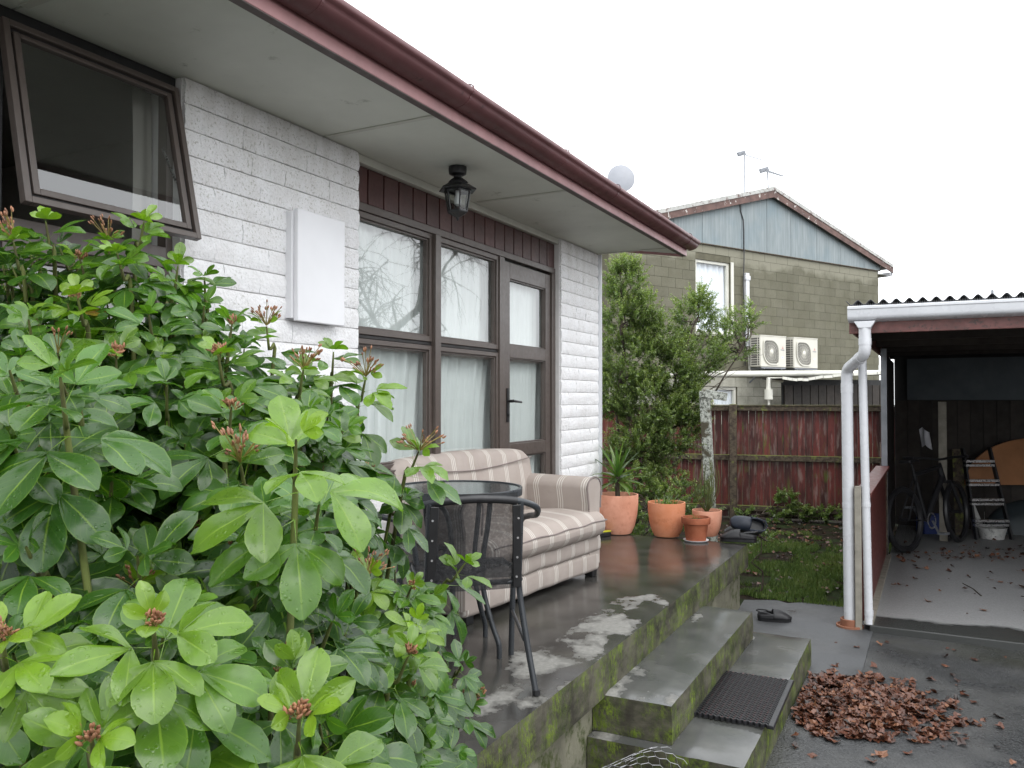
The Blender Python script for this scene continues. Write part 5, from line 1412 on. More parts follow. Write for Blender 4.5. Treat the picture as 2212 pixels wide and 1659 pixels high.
def make_chair(loc, rz, label):
    """bistro armchair: +y is the way it faces; origin on the floor at its centre"""
    c = thing('bistro_chair', label, 'chair', loc, rz, 'black bistro armchairs at the round table')
    hw = .255; rt = .0115
    # arm and back loop: from front legs up over the arms and round the back
    loop = spline([(-.245, .225, .0), (-.250, .215, .25), (-.262, .20, .50), (-.275, .155, .610), (-.285, .05, .645), (-.282, -.10, .672), (-.250, -.215, .720), (-.15, -.265, .755), (0, -.28, .765), (.15, -.265, .755), (.250, -.215, .720), (.282, -.10, .672), (.285, .05, .645), (.275, .155, .610), (.262, .20, .50), (.250, .215, .25), (.245, .225, 0)], 6)
    b = MB(); b.tube(loop, rt + .0015, 12); b.build('arm_frame', M['tube'], c, smooth=50)
    b = MB(); b.tube(spline([(-.16, -.262, .752), (-.10, -.272, .760), (0, -.281, .7655), (.10, -.272, .760), (.16, -.262, .752)], 6), rt + .0055, 12); b.build('top_rail_sleeve', M['rubber'], c, smooth=50)
    for s in (-1, 1):
        # rear leg rises into the back upright
        b = MB(); b.tube(spline([(s*.235, -.285, 0), (s*.205, -.235, .22), (s*.185, -.205, .40), (s*.182, -.220, .50), (s*.180, -.260, .748)], 5), rt + .001, 10); b.build('rear_leg', M['tube'], c, smooth=50)
        b = MB(); b.beam((s*.172, -.222, .405), (s*.160, -.272, .738), .034, .010, up=(0, 1, 0)); b.build('back_batten', M['black'], c, bevel=.003)
        b = MB()
        for k in range(4):
            z = .45 + k * .078; y = -.222 - .050 * (z - .405) / .367; b.tube([(s*.168, y - .006, z), (s*.168, y - .010, z)], .0045, 8)
        b.build('rivet', M['rivet'], c)
        b = MB(); b.tube(spline([(s*.20, .19, .425), (s*.215, .0, .435), (s*.19, -.20, .43)], 4), rt - .001, 10); b.build('seat_rail', M['tube'], c, smooth=50)
        b = MB(); b.tube([(s*.20, -.235, .20), (s*.248, .21, .20)], .008, 8); b.build('side_stretcher', M['tube'], c, smooth=50)
        b = MB(); b.lathe([(0, 0), (.015, 0), (.016, .02), (.0, .02)], 12); o = b.build('foot_cap', M['rubber'], c); o.location = (s*.235, -.285, 0)
    b = MB(); b.tube(spline([(-.21, .195, .425), (0, .235, .420), (.21, .195, .425)], 5), rt - .001, 10); b.build('front_rail', M['tube'], c, smooth=50)
    b = MB(); b.tube([(-.188, -.205, .425), (.188, -.205, .425)], rt - .001, 10); b.build('back_rail', M['tube'], c, smooth=50)
    b = MB(); b.quadgrid(lambda u, v: (-.205 + .41*u, -.20 + .41*v, .438 - .022*math.sin(math.pi*u)*math.sin(math.pi*v) + .004), 12, 12); o = b.build('seat_sling', M['mesh_dark'], c, smooth=True, recalc=False)
    b = MB(); b.quadgrid(lambda u, v: (-.165 + .33*u, -.205 - .060*v - .022*math.sin(math.pi*u), .40 + .385*v), 12, 12); o = b.build('back_sling', M['mesh_dark'], c, smooth=True, recalc=False)
    return c
A_ = Vector((-1.38, 2.855, 0)); fwd = Vector((-.64, .77, 0)).normalized(); lft = Vector((-.77, -.64, 0)).normalized()
rz = math.atan2(-fwd.x, fwd.y); cc_ = A_ + lft * .235 + fwd * .285; print('chair', cc_, math.degrees(rz))
ch1 = make_chair((cc_.x, cc_.y, .001), rz, 'grey black metal armchair tucked under the table, its mesh back towards the steps')
ch2 = ch1.copy(); COL.objects.link(ch2); ch2.location = (-2.24, 3.10, .001); ch2.rotation_euler = (0, 0, R(-75)); ch2['label'] = 'second black mesh armchair half hidden by the bush between table and window'
for k in ch1.children:
    q = k.copy(); COL.objects.link(q); q.parent = ch2
# ================================================================== CARPORT CONTENTS
def bicycle():
    w0 = at_z(1957, 1193, GZ + .05); w1 = at_z(2062, 1172, GZ + .05)
    P0, P1_ = Vector((w0.x, w0.y, 0)), Vector((w1.x, w1.y, 0)); L = (P1_ - P0).length; print('wheelbase', L)
    dr = (P1_ - P0).normalized(); P1_ = P0 + dr * 1.08
    t_ = thing('mountain_bike', 'black mountain bike leaning in the dark carport behind the red side wall', 'bicycle', (P0.x, P0.y, GZ + .05), math.atan2(dr.y, dr.x))
    RW = .345
    def wheel(x, name, st=0.0):
        hub = bpy.data.objects.new('wheel', None)
        b = MB(); n = 40
        ring = lambda rr, tr, k: None
        def tor(R0, r0, nn=40, mm=8):
            q = MB()
            for i in range(nn):
                a = 2*math.pi*i/nn
                for j in range(mm):
                    c = 2*math.pi*j/mm; q.v.append(((R0 + r0*math.cos(c))*math.cos(a), r0*math.sin(c), (R0 + r0*math.cos(c))*math.sin(a)))
            for i in range(nn):
                for j in range(mm): q.f.append((i*mm+j, ((i+1) % nn)*mm+j, ((i+1) % nn)*mm+(j+1) % mm, i*mm+(j+1) % mm))
            return q
        ty = tor(RW - .030, .031).build('wheel', M['rubber'], t_, smooth=True); ty.location = (x, 0, RW); ty.rotation_euler = (0, 0, st)
        tor(RW - .058, .009, 40, 6).build('rim', M['foam'], ty, smooth=True)
        b = MB()
        for k in range(28):
            a = 2*math.pi*k/28; b.tube([(0.02*math.cos(a+1), .025 if k % 2 else -.025, .02*math.sin(a+1)), ((RW-.06)*math.cos(a), 0, (RW-.06)*math.sin(a))], .0012, 3, False)
        b.tube([(0, -.05, 0), (0, .05, 0)], .018, 10); b.build('spokes', M['foam'], ty)
        return ty
    wheel(0, 'w'); wheel(1.08, 'w', R(8))
    T = lambda n, pts, r, m='foam': (lambda b: (b.tube(pts, r, 10), b.build(n, M[m], t_, smooth=50))[1])(MB())
    bb = (.43, 0, .30); st = (.27, 0, .80); ht = (.80, 0, .86); hb = (.84, 0, .74)
    b = MB(); b.tube([bb, st], .022, 10); b.tube([st, ht], .025, 10); b.tube([bb, hb], .032, 10); b.tube([ht, hb], .030, 10)
    for s in (-.05, .05): b.tube([(0, s, RW), bb], .009, 8); b.tube([(0, s, RW), (.29, s*.4, .76)], .008, 8)
    b.build('frame', M['foam'], t_, smooth=50)
    b = MB()
    for s in (-.065, .065): b.tube([(1.08, s, RW), (.90, s, .68)], .022, 10)
    b.beam((.905, -.075, .69), (.905, .075, .69), .03, .03); b.tube([(.90, 0, .69), (.82, 0, .90)], .016, 10); b.build('fork', M['foam'], t_, smooth=50)
    T('handlebar', spline([(.72, -.34, .97), (.79, -.15, .96), (.82, 0, .94), (.79, .15, .96), (.72, .34, .97)], 4), .013)
    for s in (-1, 1): T('grip', [(.72, s*.36, .97), (.745, s*.25, .967)], .017, 'rubber')
    T('seat_post', [st, (.24, 0, .92)], .014, 'foam')
    b = MB(); b.prism([(-.14, .07), (-.10, .075), (.02, .03), (.14, .018), (.14, -.018), (.02, -.03), (-.10, -.075), (-.14, -.07)], lambda x, y: (.24 + x, y, .93), lambda x, y: (.24 + x, y * .8, .96)); b.build('saddle', M['rubber'], t_, bevel=.006)
    b = MB(); b.lathe([(.085, -.002), (.09, 0), (.085, .002), (.07, 0), (.085, -.002)], 28); o = b.build('chain_ring', M['alu'], t_); o.location = (.43, -.06, .30); o.rotation_euler = (R(90), 0, 0)
    b = MB(); b.beam((.43, -.07, .30), (.52, -.075, .16), .022, .012); b.cbox((.53, -.12, .155), .09, .09, .02); b.beam((.43, .07, .30), (.34, .075, .44), .022, .012); b.cbox((.33, .12, .445), .09, .09, .02); b.build('crank', M['steel'], t_)
    t_.rotation_euler = (R(-5), 0, math.atan2(dr.y, dr.x))
    return t_, dr
bk, bdr = bicycle()
# cloth bag on the handlebar, tools behind
p = at_d(1995, 945, 9.2); t_ = thing('pale_cloth', 'pale grey rag hanging over the bicycle handlebar', 'rag', p)
b = MB(); b.quadgrid(lambda u, v: (.10*(u-.5) + .03*v + .01*math.sin(9*u), .03*math.sin(6*u+3*v), .09 - .20*v + .03*math.sin(5*u)), 8, 8); b.build('cloth', M['grey_pipe'], t_, smooth=True, recalc=False)
# step ladder
l0 = at_z(2106, 1165, GZ + .05); l1 = at_z(2182, 1165, GZ + .05); lt0, lt1 = at_d(2078, 968, 9.5), at_d(2136, 968, 9.5)
ld = thing('step_ladder', 'aluminium step ladder leaning at the back of the carport', 'ladder', l0); O = l0
for p, q in ((l0, lt0), (l1, lt1)):
    b = MB(); b.beam(p - O, q - O, .022, .06, up=(FW.x, FW.y, 0)); b.build('rail', M['foam'], ld)
for (ya, xa, xb) in ((1129, 1, 1), (1084, 1, 1), (1043, 1, 1), (1001, 1, 1)):
    if not xa: continue
    t = (1165 - ya) / (1165 - 968); p = l0.lerp(lt0, t) - O; q = l1.lerp(lt1, t) - O
    b = MB(); b.beam(p + Vector((0, -.03, .026)), q + Vector((0, -.03, .026)), .06, .026); b.beam(p + Vector((0, -.034, -.022)), q + Vector((0, -.034, -.022)), .05, .024); b.build('tread', M['alu'], ld)
# round brown board
c_ = at_d(2232, 1047, 9.66); t_ = thing('round_board', 'brown curved table board leaning on the carport back wall', 'board', c_)
b = MB(); n = 36; ring = [(math.cos(math.pi*k/n) * .82, math.sin(math.pi*k/n) * .56) for k in range(n+1)]
b.prism(ring, lambda a, z: (RT.x*a, RT.y*a + .14*z, z * .98), lambda a, z: (RT.x*a - .012, RT.y*a + .14*z + .022, z * .98)); b.build('top', M['orange'], t_)
# paint spattered tubs and jumble
def tub(px, py, w, h, m, label, cat='bucket', d=9.9, name='bucket'):
    p = at_z(px, py, GZ + .05); t_ = thing(name, label, cat, (p.x, p.y, GZ + .051))
    b = MB(); b.lathe([(0, 0), (w*.40, 0), (w*.5, h), (w*.53, h), (w*.53, h*.96), (w*.49, h*.94), (w*.38, .02), (0, .02)], 24); b.build('tub', M[m], t_, smooth=40)
    b = MB(); b.tube([(w*.5*math.cos(a), .02, h*.95 - w*.5*abs(math.sin(a))*.9) for a in [math.pi*k/12 for k in range(13)]], .003, 5); b.build('handle', M['steel'], t_)
tub(2140, 1162, .30, .13, 'white_bits', 'white plastic tub on the floor behind the bottom rung of the ladder')
t2p = at_z(2140, 1150, GZ + .05)
t_ = thing('paint_spattered_sheet', 'paint spattered white panel behind the lower rungs of the ladder', 'panel', (t2p.x - .02, t2p.y + .20, GZ + .05)); b = MB(); b.box(-.20, .20, 0, .02, 0.001, .50); b.build('panel', M['white_bits'], t_, bevel=.004); t_.rotation_euler = (R(-8), 0, YAW * .8)
t_ = thing('blue_crate', 'blue plastic crate on the carport floor behind the bicycle wheels', 'crate', at_z(2010, 1150, GZ + .051), YAW); b = MB()
b.box(-.14, .14, -.10, -.09, 0, .22); b.box(-.14, .14, .09, .10, 0, .22); b.box(-.14, -.13, -.09, .09, 0, .22); b.box(.13, .14, -.09, .09, 0, .22); b.box(-.13, .13, -.09, .09, 0, .01); b.build('box', M['blue'], t_, bevel=.004)
b = MB(); b.box(-.15, .15, -.11, -.1, .20, .23); b.build('rim', M['blue'], t_)
p = at_z(2200, 1150, GZ + .05); t_ = thing('covered_heap', 'dark tarpaulin heap at the right of the ladder', 'tarpaulin', (p.x + .18, p.y + .1, GZ + .05)); b = MB()
b.quadgrid(lambda u, v: (.55*(u-.5)*2, .30*(v-.5)*2, max(0, (1-(2*u-1)**2)*(1-(2*v-1)**2))**.5 * .42 + .04*mnoise.noise(Vector((u*5, v*5, 1)))), 24, 18); b.build('cover', plain('dark tarp', (.03, .04, .045), .5, .3, 5), t_, smooth=True)
p = at_z(2075, 1165, GZ+.05); t_ = thing('leaning_plank', 'narrow brown plank leaning between the bicycle and the ladder', 'plank', (p.x, p.y + .35, GZ + .05)); b = MB(); b.beam((0, 0, 0.002), (-.02, .28, 1.0), .12, .02, up=(0, 1, 0)); b.build('plank', M['rail'], t_)
p = at_z(1795 + 300, 1262, GZ + .05)
a_, c_ = at_z(2075, 1258, GZ + .053), at_z(2115, 1285, GZ + .053); b = MB(); b.tube([a_, a_.lerp(c_, .5) + Vector((.01, 0, .008)), c_], [.003, .004, .006], 5); o = b.build('twig', M['bark']); tag(o, 'thin dry twig lying on the carport floor', 'twig')

# ================================================================== BACK YARD TREE
def limb(b, p, q, r0, r1, seed, wob=.06, n=6):
    r = random.Random(seed); p, q = Vector(p), Vector(q); pts_ = []
    for i in range(n + 1):
        t = i / n; e = math.sin(math.pi * t); pts_.append(p.lerp(q, t) + Vector((r.uniform(-1, 1), r.uniform(-1, 1), r.uniform(-.5, .5))) * wob * e)
    b.tube(pts_, [r0 + (r1 - r0) * i / n for i in range(n+1)], 7, False); return pts_
def leafy(name, label, base, trunks, blobs, nleaf, lsize, seed, mat='smallleaf', cat='tree', twig=.16):
    t_ = thing(name, label, cat, base); r = random.Random(seed); b = MB(); base = Vector(base); ends = []
    for i, (q, r0) in enumerate(trunks):
        pts_ = limb(b, (r.uniform(-.03, .03), r.uniform(-.03, .03), 0), Vector(q) - base, r0, r0*.35, seed + i, .08, 8); ends.append(pts_)
    f = Foliage(); tot = sum(w for *_, w in blobs)
    for (c, rad, w) in blobs:
        c = Vector(c) - base
        # nearest trunk point feeds the blob
        best = min((p for e in ends for p in e[2:]), key=lambda p: (p - c).length + max(0, p.z - c.z) * 2)
        for k in range(3):
            e = c + Vector((r.gauss(0, .4)*rad[0], r.gauss(0, .4)*rad[1], r.gauss(0, .4)*rad[2])); limb(b, best, e, .010, .003, r.random(), .05, 5)
        nt = int(nleaf * w / tot / 26)
        for k in range(nt):
            while True:
                v = Vector((r.uniform(-1, 1), r.uniform(-1, 1), r.uniform(-1, 1)))
                if v.length <= 1: break
            v = v * (v.length ** -.45 if v.length > .05 else 1)
            if v.length > 1.18: v *= 1.0
            p = c + Vector((v.x*rad[0], v.y*rad[1], v.z*rad[2])); 
            if mnoise.noise((p + base) * 4.3) < -.20: continue
            out = (Vector((v.x, v.y, v.z * .6 + .55)) + Vector((r.gauss(0, .35), r.gauss(0, .35), r.gauss(0, .25)))).normalized(); L = twig * r.uniform(.6, 1.4)
            b.tube([p, p + out * L], [.0022, .001], 3, False)
            hi = r.uniform(-.12, .12) + .25 * max(0, v.length - .5) + .25 * max(0, v.z)  # leaf colour lightens outward and upward, light painted into the crown
            for j in range(26):
                t = j / 26; pp = p + out * L * t; a = j * 2.4; s1 = out.orthogonal().normalized(); s2 = out.cross(s1)
                d = (s1*math.cos(a) + s2*math.sin(a)) + out * .7; sz = lsize * r.uniform(.7, 1.3) * (1.1 - .5 * t)
                f.diamond(pp, d, Vector((r.gauss(0, .4), r.gauss(0, .4), 1)), sz, sz * .55, min(1, max(0, .25 + hi + .55 * t * r.random())), r.random() * .93)
    b.build('branches', M['bark'], t_, smooth=60); stuffpart(f.build('crown', M[mat], t_)); return t_
def blob(px, py, d, rx, rz, w=1.0, ry=None): 
    p = at_d(px, py, d); return (tuple(p), (rx, ry or rx, rz), w)
tb_ = at_z(1336, 1128, GZ); tb_ = at_d(1352, 1130, 9.3); base = (tb_.x, tb_.y, GZ)
leafy('garden_tree', 'bushy small leaved evergreen tree between the house corner and the fence', base,
      [(tuple(at_d(1345, 640, 9.3)), .045), (tuple(at_d(1430, 900, 9.2)), .03), (tuple(at_d(1500, 700, 9.4)), .028), (tuple(at_d(1325, 850, 9.3)), .03), (tuple(at_d(1600, 760, 9.6)), .022)],
      [blob(1352, 625, 9.4, .20, .30, 1.1), blob(1345, 700, 9.4, .30, .28, 1.7), blob(1368, 790, 9.4, .36, .34, 2.2), blob(1330, 850, 9.3, .22, .34, 1.1), blob(1400, 880, 9.2, .36, .36, 2.4), blob(1440, 800, 9.3, .26, .26, 1.3),
       blob(1452, 930, 9.1, .26, .28, 1.4), blob(1385, 960, 9.1, .30, .22, 1.2), blob(1500, 690, 9.6, .22, .28, 1.0), blob(1500, 775, 9.5, .34, .22, 1.2), blob(1560, 735, 9.7, .22, .16, .5), blob(1600, 700, 9.8, .18, .14, .35), blob(1632, 672, 9.9, .08, .10, .13),
       blob(1430, 740, 9.4, .18, .20, .8), blob(1465, 830, 9.3, .24, .24, 1.1), blob(1350, 580, 9.4, .08, .12, .25), blob(1515, 650, 9.6, .08, .14, .22), blob(1580, 760, 9.7, .22, .10, .35), blob(1345, 985, 9.3, .2, .16, .5), blob(1480, 880, 9.2, .20, .20, .8), blob(1400, 1000, 9.2, .16, .2, .35), blob(1395, 680, 9.4, .16, .22, .8)],
      105000, .034, 3)
# bare arching twigs on its right side
b = MB(); r_ = random.Random(8); s0 = at_d(1455, 905, 9.4)
for k in range(34):
    e = at_d(r_.uniform(1490, 1650), r_.uniform(650, 850), r_.uniform(9.3, 9.9)); m_ = (s0 + e) / 2 + Vector((0, 0, r_.uniform(.02, .22)))
    b.tube(spline([s0 + Vector((r_.gauss(0, .05), r_.gauss(0, .05), 0)), m_, e], 5), [.007 - .0055 * i / 10 for i in range(11)], 4, False)
o = b.build('arching_twigs', M['bark']); o.parent = [x for x in bpy.data.objects if x.name == 'garden_tree'][0]; o.matrix_parent_inverse = Matrix.Translation(-Vector(base))
# ground ivy and low scrub along fence foot
def scrub(name, label, blobs, n, seed, ls=.035):
    b0 = blobs[0][0]; return leafy(name, label, (b0[0], b0[1], GZ), [((b0[0], b0[1], b0[2]), .010)], blobs, n, ls, seed, cat='shrub', twig=.10)
scrub('scrubby_undergrowth', 'dark low leafy undergrowth below the garden tree behind the pots', [blob(1400, 1105, 8.6, .42, .26, 2), blob(1480, 1080, 8.8, .34, .26, 1.2), blob(1365, 1050, 8.9, .26, .22, 1.1), blob(1440, 1040, 9.0, .2, .2, .7)], 16000, 12)
scrub('ivy_patch', 'ivy creeping along the bottom rail of the back fence', [blob(1640, 1112, 11.0, .45, .07, 1, .1), blob(1720, 1110, 11.0, .3, .08, 1, .1), blob(1790, 1112, 10.9, .4, .06, 1, .1), blob(1695, 1085, 11.0, .10, .14, .5, .08)], 5200, 13, .045)
scrub('weed_tuft', 'small bright green weed at the patio corner', [blob(1642, 1160, 6.9, .07, .06, 1)], 420, 14, .03)

# ================================================================== BARE TREE (seen only as reflection in the window)
def bare_tree(base, H, seed, label):
    t_ = thing('bare_tree', label, 'tree', base); r = random.Random(seed); tr = MB(); tw = MB()
    def grow(p, d, L, rad, lv):
        pts_ = [p]; dd = d.copy(); n = 5
        for i in range(n):
            dd = (dd + Vector((r.gauss(0, .13), r.gauss(0, .13), r.gauss(.02, .10) - (.10 if lv > 2 else 0)))).normalized(); pts_.append(pts_[-1] + dd * L / n)
        (tr if lv < 3 else tw).tube(pts_, [rad * (1 - .5 * i / n) for i in range(n+1)], 6 if lv < 3 else 3, False)
        if lv >= 5: return
        for k in range((4, 5, 5, 4, 3)[lv]):
            i = r.randint(1 if lv else 2, n); s = Vector((r.gauss(0, 1), r.gauss(0, 1), r.gauss(.1, .6))).normalized()
            nd = (dd * .75 + s * .85).normalized()
            if lv >= 3: nd.z -= .55; nd.normalize()
            grow(pts_[i], nd, L * r.uniform(.55, .78), rad * .48, lv + 1)
    grow(Vector((0, 0, 0)), Vector((.05, 0, 1)), H * .38, .22, 0)
    tr.build('trunk', M['bark'], t_, smooth=60); stuffpart(tw.build('twigs', M['bark'], t_)); return t_
bare_tree((6.7, 15.9, GZ), 9.5, 4, 'bare winter tree beyond the carport, seen reflected in the upper left panes')
b = MB()
# unseen low fence added beyond the drive, closes the reflection horizon
x = 8.0
t_ = thing('reflection_fence', 'unseen timber fence added beyond the driveway to close the window reflection', 'fence', (8.5, 2, 0))
b = MB(); b.box(0, .03, -14, 22, GZ, 1.15); b.build('boards', M['fence'], t_); b = MB(); b.box(-.04, -.001, -14, 22, 1.02, 1.10); b.build('rail', M['rail'], t_)
# ================================================================== THE BIG BUSH (Choisya like shrub in the foreground)
bush = thing('mock_orange_bush', 'large glossy wet evergreen bush with three part leaves and reddish bud stalks in the foreground', 'bush', (-1.75, 1.75, GZ))
BO = Vector((-1.75, 1.75, GZ))
br = random.Random(42)
class Piece(Foliage): pass
near = []      # (size in the picture, Foliage) of every compound leaf
def leaf3(P, D, N, L, tint, hires):
    """one compound leaf: petiole and three leaflets"""
    f = Foliage(); D = D.normalized(); side = D.cross(N).normalized(); N = side.cross(D).normalized()
    pl = L * br.uniform(.32, .5); base = P + D * pl; lr0 = br.random() * .86
    if br.random() < .004: lr0 = .97
    nu, nv = (4, 7) if hires else (2, 4)
    # petiole
    f.blade(P, D, N, pl * 1.02, .0042 * L / .06, 1, 1, -.1, 0, .85, 'strap', .5)
    for k, (a, s) in enumerate(((0, 1.0), (br.uniform(48, 66), br.uniform(.74, .88)), (-br.uniform(48, 66), br.uniform(.74, .88)))):
        aa = R(a + br.uniform(-5, 5)); d = D * math.cos(aa) + side * math.sin(aa)
        d = (d + N * br.uniform(-.22, .06)).normalized()
        n2 = (N + side * (math.sin(aa) * br.uniform(-.1, .35)) + D * br.uniform(-.1, .15)).normalized()
        f.blade(base, d, n2, L * s * br.uniform(.92, 1.08), L * s * br.uniform(.48, .60), nu, nv, br.uniform(.25, .95), br.uniform(.10, .30), tint, 'obovate', min(.999, max(0, lr0 + (br.uniform(-.08, .08) if lr0 < .94 else 0))))
    return f
stems = MB(); budst = MB(); buds = MB()
def sprig(P, A, size=1.0, young=.8, kind='tip', pairs=4, stemlen=.20, tl=None):
    """P tip point, A axis pointing out of the bush"""
    A = A.normalized(); d0 = (P - Vector((0, 0, CZ))).dot(Vector((FW.x, FW.y, 0)))
    hires = d0 < 1.75
    s1 = A.orthogonal().normalized(); s2 = A.cross(s1); rot = br.uniform(0, 6.28)
    for k in range(pairs):
        t = k / max(1, pairs - 1)                       # 0 at the tip, 1 lowest
        node = P - A * (.006 + .105 * t ** 1.15) * size
        nl = 2 if k else 2
        L = size * (.038 + .046 * min(1, t * 1.5)) * br.uniform(.88, 1.12)
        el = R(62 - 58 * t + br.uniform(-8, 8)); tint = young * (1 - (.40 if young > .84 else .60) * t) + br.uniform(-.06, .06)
        for q in range(nl + (1 if 0 < k < pairs and br.random() < .45 else 0)):
            a = rot + k * 1.571 + q * 3.1416 + br.uniform(-.3, .3) + (1.2 if q == 2 else 0)
            r0 = s1 * math.cos(a) + s2 * math.sin(a)
            D = r0 * math.cos(el) + A * math.sin(el) + Vector((0, 0, -.12 - .48 * t)); N = (A * math.cos(el) - r0 * math.sin(el)).normalized() + Vector((0, 0, .35))
            near.append((L / max(.3, d0), leaf3(node, D, N, L, max(0, min(1, tint)), hires), node))
    rr = .0030 * size
    return A, rr
def bud_cluster(P, A, n, size=1.0, stalk=.035, droop=0.0):
    A = A.normalized(); s1 = A.orthogonal().normalized(); s2 = A.cross(s1)
    for k in range(n):
        a = br.uniform(0, 6.28); sp = br.uniform(.1, .65); d = (A + (s1*math.cos(a) + s2*math.sin(a)) * sp).normalized(); L = stalk * br.uniform(.5, 1.25) * size
        e = P + d * L; budst.tube([P, P + d * L * .5 + Vector((0, 0, .002)), e], [.0012*size, .0009*size, .0009*size], 4, False)
        for j in range(br.choice((1, 2, 3))):
            q = e + Vector((br.gauss(0, 1), br.gauss(0, 1), br.gauss(0, 1))).normalized() * .006 * size if j else e
            if j: budst.tube([e - d * .008 * size, q], .0007*size, 3, False)
            rb = .0024 * size * br.uniform(.8, 1.25)
            i0 = len(buds.v); dirq = d
            u1 = dirq.orthogonal().normalized(); u2 = dirq.cross(u1)
            for (z, rr) in ((-1.4, .45), (-.2, .9), (1.3, .7), (2.4, .12)):
                for m_ in range(5): an = m_ * 1.2566; buds.v.append(tuple(q + dirq * z * rb + (u1*math.cos(an) + u2*math.sin(an)) * rr * rb))
            for z in range(3):
                for m_ in range(5): buds.f.append((i0+z*5+m_, i0+z*5+(m_+1) % 5, i0+(z+1)*5+(m_+1) % 5, i0+(z+1)*5+m_))
            buds.f.append(tuple(i0 + 15 + m_ for m_ in range(5)))
# key shoots measured in the picture: x, y, depth, size, young, kind
KEY = [
 (335,1345,.80,.98,.88,'c'),(205,1590,.74,.95,.86,'c'),(650,1545,.84,1.05,.90,'c'),(640,950,.98,1.12,.90,'t'),(130,815,1.02,1.1,.62,'t'),(10,1375,.80,.80,.95,'c'),
 (470,765,1.45,1.0,.80,'c'),(575,705,1.65,.80,.80,'s'),(655,800,1.55,.85,.85,'s'),(790,815,1.72,.95,.92,'s'),(308,478,1.75,.95,.80,'t'),(95,478,1.78,1.0,.75,'t'),
 (165,640,1.5,.95,.92,'c'),(250,545,1.65,.95,.78,'t'),(382,575,1.72,1.0,.78,'t'),(440,600,1.75,.9,.62,'t'),(25,520,1.7,1.,.70,'s'),(230,520,1.75,.8,.7,'s'),
 (905,975,1.80,.95,.82,'s'),(778,1045,1.68,.8,.66,'s'),(1005,1215,1.92,.95,.80,'t'),(795,1240,1.60,.85,.92,'s'),(890,1265,1.68,.8,.74,'c'),(885,1410,1.32,.95,.78,'c'),
 (1010,1520,1.90,.9,.55,'s'),(900,1345,1.40,.7,.92,'t'),(575,1115,1.16,1.25,.45,'t'),(425,1140,1.30,.95,.72,'c'),(245,1010,1.15,1.2,.50,'t'),(120,1040,1.25,1.0,.40,'s'),
 (720,760,1.75,.9,.75,'t'),(740,930,1.5,1.0,.55,'t'),(250,770,1.40,1.05,.72,'c'),(360,830,1.35,1.1,.5,'t'),(500,880,1.3,1.05,.62,'c'),(60,690,1.45,1.0,.60,'t'),
 (320,680,1.5,1.0,.55,'t'),(520,1000,1.2,1.0,.6,'s'),(300,1200,1.05,1.15,.42,'t'),(480,1420,1.0,1.05,.45,'t'),(720,1340,1.12,1.1,.40,'t'),(560,1260,1.1,1.1,.35,'t'),
 (60,1180,1.0,1.1,.45,'t'),(840,1480,1.35,.95,.38,'t'),(930,1480,1.55,.9,.42,'t'),(770,1600,1.1,1.1,.40,'t'),(980,1620,1.7,.95,.45,'t'),(900,1610,1.4,.9,.62,'t'),(640,1440,.95,.8,.75,'t'),
 (80,1500,.95,1.1,.55,'t'),(690,1090,1.15,1.0,.60,'t'),(400,960,1.35,1.0,.45,'t'),(600,830,1.55,1.,.5,'t'),(170,560,1.7,.95,.75,'c'),(440,660,1.65,.95,.60,'t'),(500,700,1.6,.9,.55,'c'),
 (20,800,1.2,1.0,.55,'t'),(30,960,1.05,1.15,.5,'t'),(712,1150,1.6,.8,.5,'t'),(1000,1430,1.85,.8,.35,'t'),(915,1290,1.75,.7,.5,'t'),(700,1005,1.5,1.,.55,'t'),(870,1070,1.8,.85,.45,'t'),
]
CEN = Vector((-1.70, 1.45, .35))
def axis(P, up=.9):
    o = (P - CEN); o.z *= .6
    o = o.normalized() if o.length > .05 else Vector((0, 0, 1))
    toc = (Vector((0, 0, CZ + .3)) - P).normalized()
    return (o * .55 + toc * .28 + Vector((0, 0, up)) + Vector((br.gauss(0, .16), br.gauss(0, .16), 0))).normalized()
tips = []
for (px, py, d, s, yg, kd) in KEY:
    P = at_d(px, py, d); A = axis(P, .75 if py > 900 else 1.0)
    sprig(P, A, s * (1.06 if d < 1.5 else 1.04), yg, kd, 4); tips.append((P, A, s))
    if kd == 'c':
        for k in range(15):
            q = P + A * .002 + Vector((br.gauss(0, .004), br.gauss(0, .004), br.gauss(0, .003))); bud_cluster(q, A + Vector((br.gauss(0, .3), br.gauss(0, .3), 0)), 1, s * .9, .011)
    if kd == 's':
        for k in range(3): bud_cluster(P + A * .002, A + Vector((br.gauss(0, .5), br.gauss(0, .5), .2)), 6, s, .055)
# silhouette of the bush in the picture; the fill lies inside it, behind the key shoots
POLY = [(-600, 470), (0, 500), (60, 478), (140, 500), (220, 545), (300, 520), (350, 560), (430, 590), (480, 640), (515, 700), (600, 745), (640, 790), (700, 790), (780, 830), (810, 900), (835, 960), (905, 1000),
        (895, 1060), (860, 1110), (850, 1160), (900, 1215), (985, 1260), (1015, 1300), (960, 1340), (950, 1400), (990, 1440), (1030, 1500), (1045, 1580), (1050, 1700), (1060, 2100), (-600, 2100)]
def inside(x, y):
    c = False; j = len(POLY) - 1
    for i in range(len(POLY)):
        xi, yi = POLY[i]; xj, yj = POLY[j]
        if (yi > y) != (yj > y) and x < (xj - xi) * (y - yi) / (yj - yi) + xi: c = not c
        j = i
    return c
def front(x, y):
    n = dsum = 0
    for (kx, ky, kd, *_ ) in KEY:
        w = 1 / (((x-kx)**2 + (y-ky)**2) / 8000 + .15) ** 1.6; n += w; dsum += w * kd
    return dsum / n
cnt = 0; fills = []
layers = ((.17, 225), (.38, 230), (.62, 210))
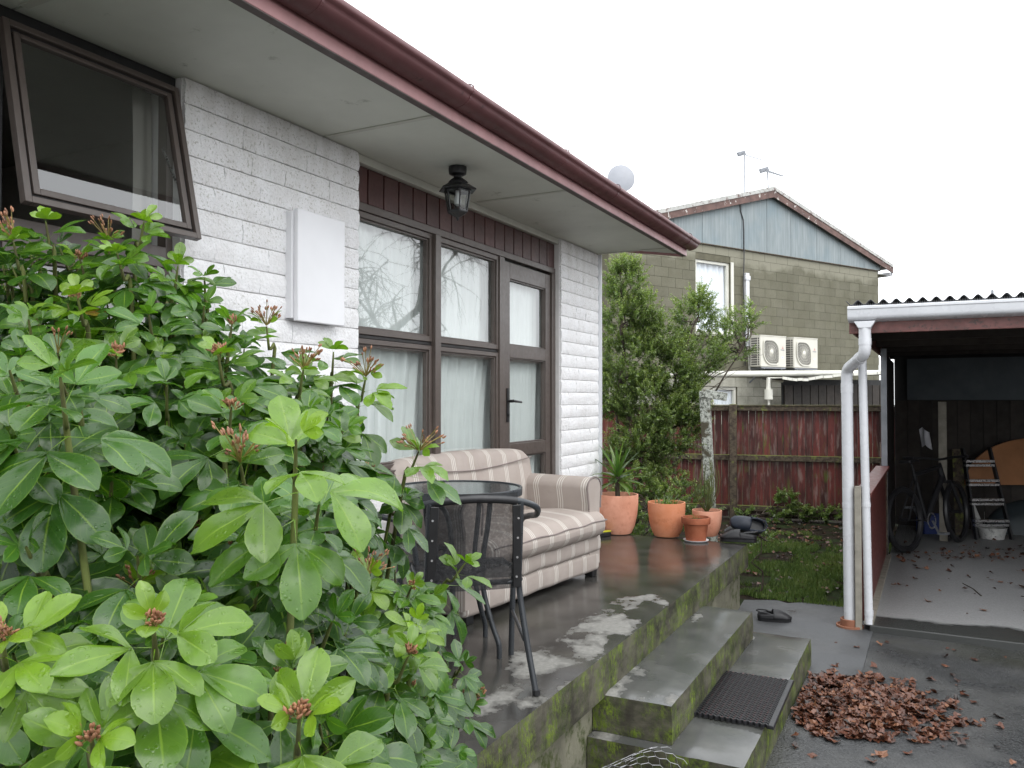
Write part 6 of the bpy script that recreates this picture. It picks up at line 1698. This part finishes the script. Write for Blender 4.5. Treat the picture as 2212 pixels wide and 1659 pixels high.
for (dz, num) in layers:
    k = 0; tries = 0
    while k < num and tries < 9000:
        tries += 1
        x = br.uniform(-420, 1060); y = br.uniform(470, 1950)
        m_ = 16
        if not (inside(x, y) and inside(x + (118 if 1000 < y < 1215 else 68), y) and inside(x + 20, y - (12 if x < 430 else 34))): continue
        xx = max(0, x); d = front(xx, min(y, 1650)) + dz * br.uniform(.35, 1.3) + (.25 if x < 0 else 0) * (-x / 420)
        if y > 1650: d = max(d, .9)
        P = at_d(x, y, d)
        if P.z < GZ + .10: continue
        if P.x > -1.10 and P.y > 1.6: continue
        if P.x < -2.50: continue
        if any((P - q).length < (.052 if dz < .3 else .075) for q in fills): continue
        fills.append(P); k += 1
        A = axis(P, .8)
        yg = .55 if dz < .3 else .26  # inner layers get darker leaf colour, painted shade between the shoots
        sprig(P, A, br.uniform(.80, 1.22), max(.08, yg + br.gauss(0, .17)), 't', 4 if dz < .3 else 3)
        tips.append((P, A, .9))
        if dz < .3 and br.random() < .16: bud_cluster(P, A, 5, .9, .045)
# stems: every shoot runs back and down to a few crowns of the plant
crowns = [Vector((-1.95, 1.30, GZ)), Vector((-1.55, 1.75, GZ)), Vector((-1.95, 2.10, GZ)), Vector((-1.30, 1.05, GZ)), Vector((-1.25, 1.45, GZ)), Vector((-.62, .62, GZ)), Vector((-.78, .95, GZ))]
for (P, A, s) in tips:
    c = min(crowns, key=lambda q: (Vector((q.x, q.y, 0)) - Vector((P.x, P.y, 0))).length + br.uniform(0, .25))
    m1 = P - A * .13 * s; m2 = m1.lerp(c, .45) + Vector((0, 0, .10 * (P.z - GZ) * .5)); pts_ = spline([P, P - A * .06 * s, m1, m2, c + Vector((br.gauss(0, .03), br.gauss(0, .03), 0))], 4)
    n = len(pts_); stems.tube(pts_, [.0016 + .0052 * (i / n) ** .8 * (1.1 if s > .9 else .9) for i in range(n)], 6, False)
stems.build('stems', M['stem'], bush, smooth=70, recalc=False).location = -BO
if budst.v: stuffpart(budst.build('bud_stalks', M['budstalk'], bush, recalc=False)).location = -BO
if buds.v: stuffpart(buds.build('buds', M['bud'], bush, smooth=80, recalc=False)).location = -BO
def on_screen(P):
    v = P - Vector((0, 0, CZ)); d = v.dot(Vector((FW.x, FW.y, 0))); r = v.dot(Vector((RT.x, RT.y, 0)))
    px = 1106 + F * r / d; py = HOR - F * v.z / d; return -30 < px < 2250 and py < 1700
near.sort(key=lambda k: -(k[0] if on_screen(k[2]) else 0)); rest = Foliage()
for i, (sz, f, node) in enumerate(near):
    if i < 300:
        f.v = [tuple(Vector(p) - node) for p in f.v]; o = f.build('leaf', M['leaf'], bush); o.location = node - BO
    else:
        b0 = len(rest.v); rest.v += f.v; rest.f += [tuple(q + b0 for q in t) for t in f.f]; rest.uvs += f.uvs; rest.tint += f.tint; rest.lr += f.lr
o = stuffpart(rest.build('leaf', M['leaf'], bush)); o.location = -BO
print('leaves', len(near), 'tips', len(tips), 'rest faces', len(rest.f))
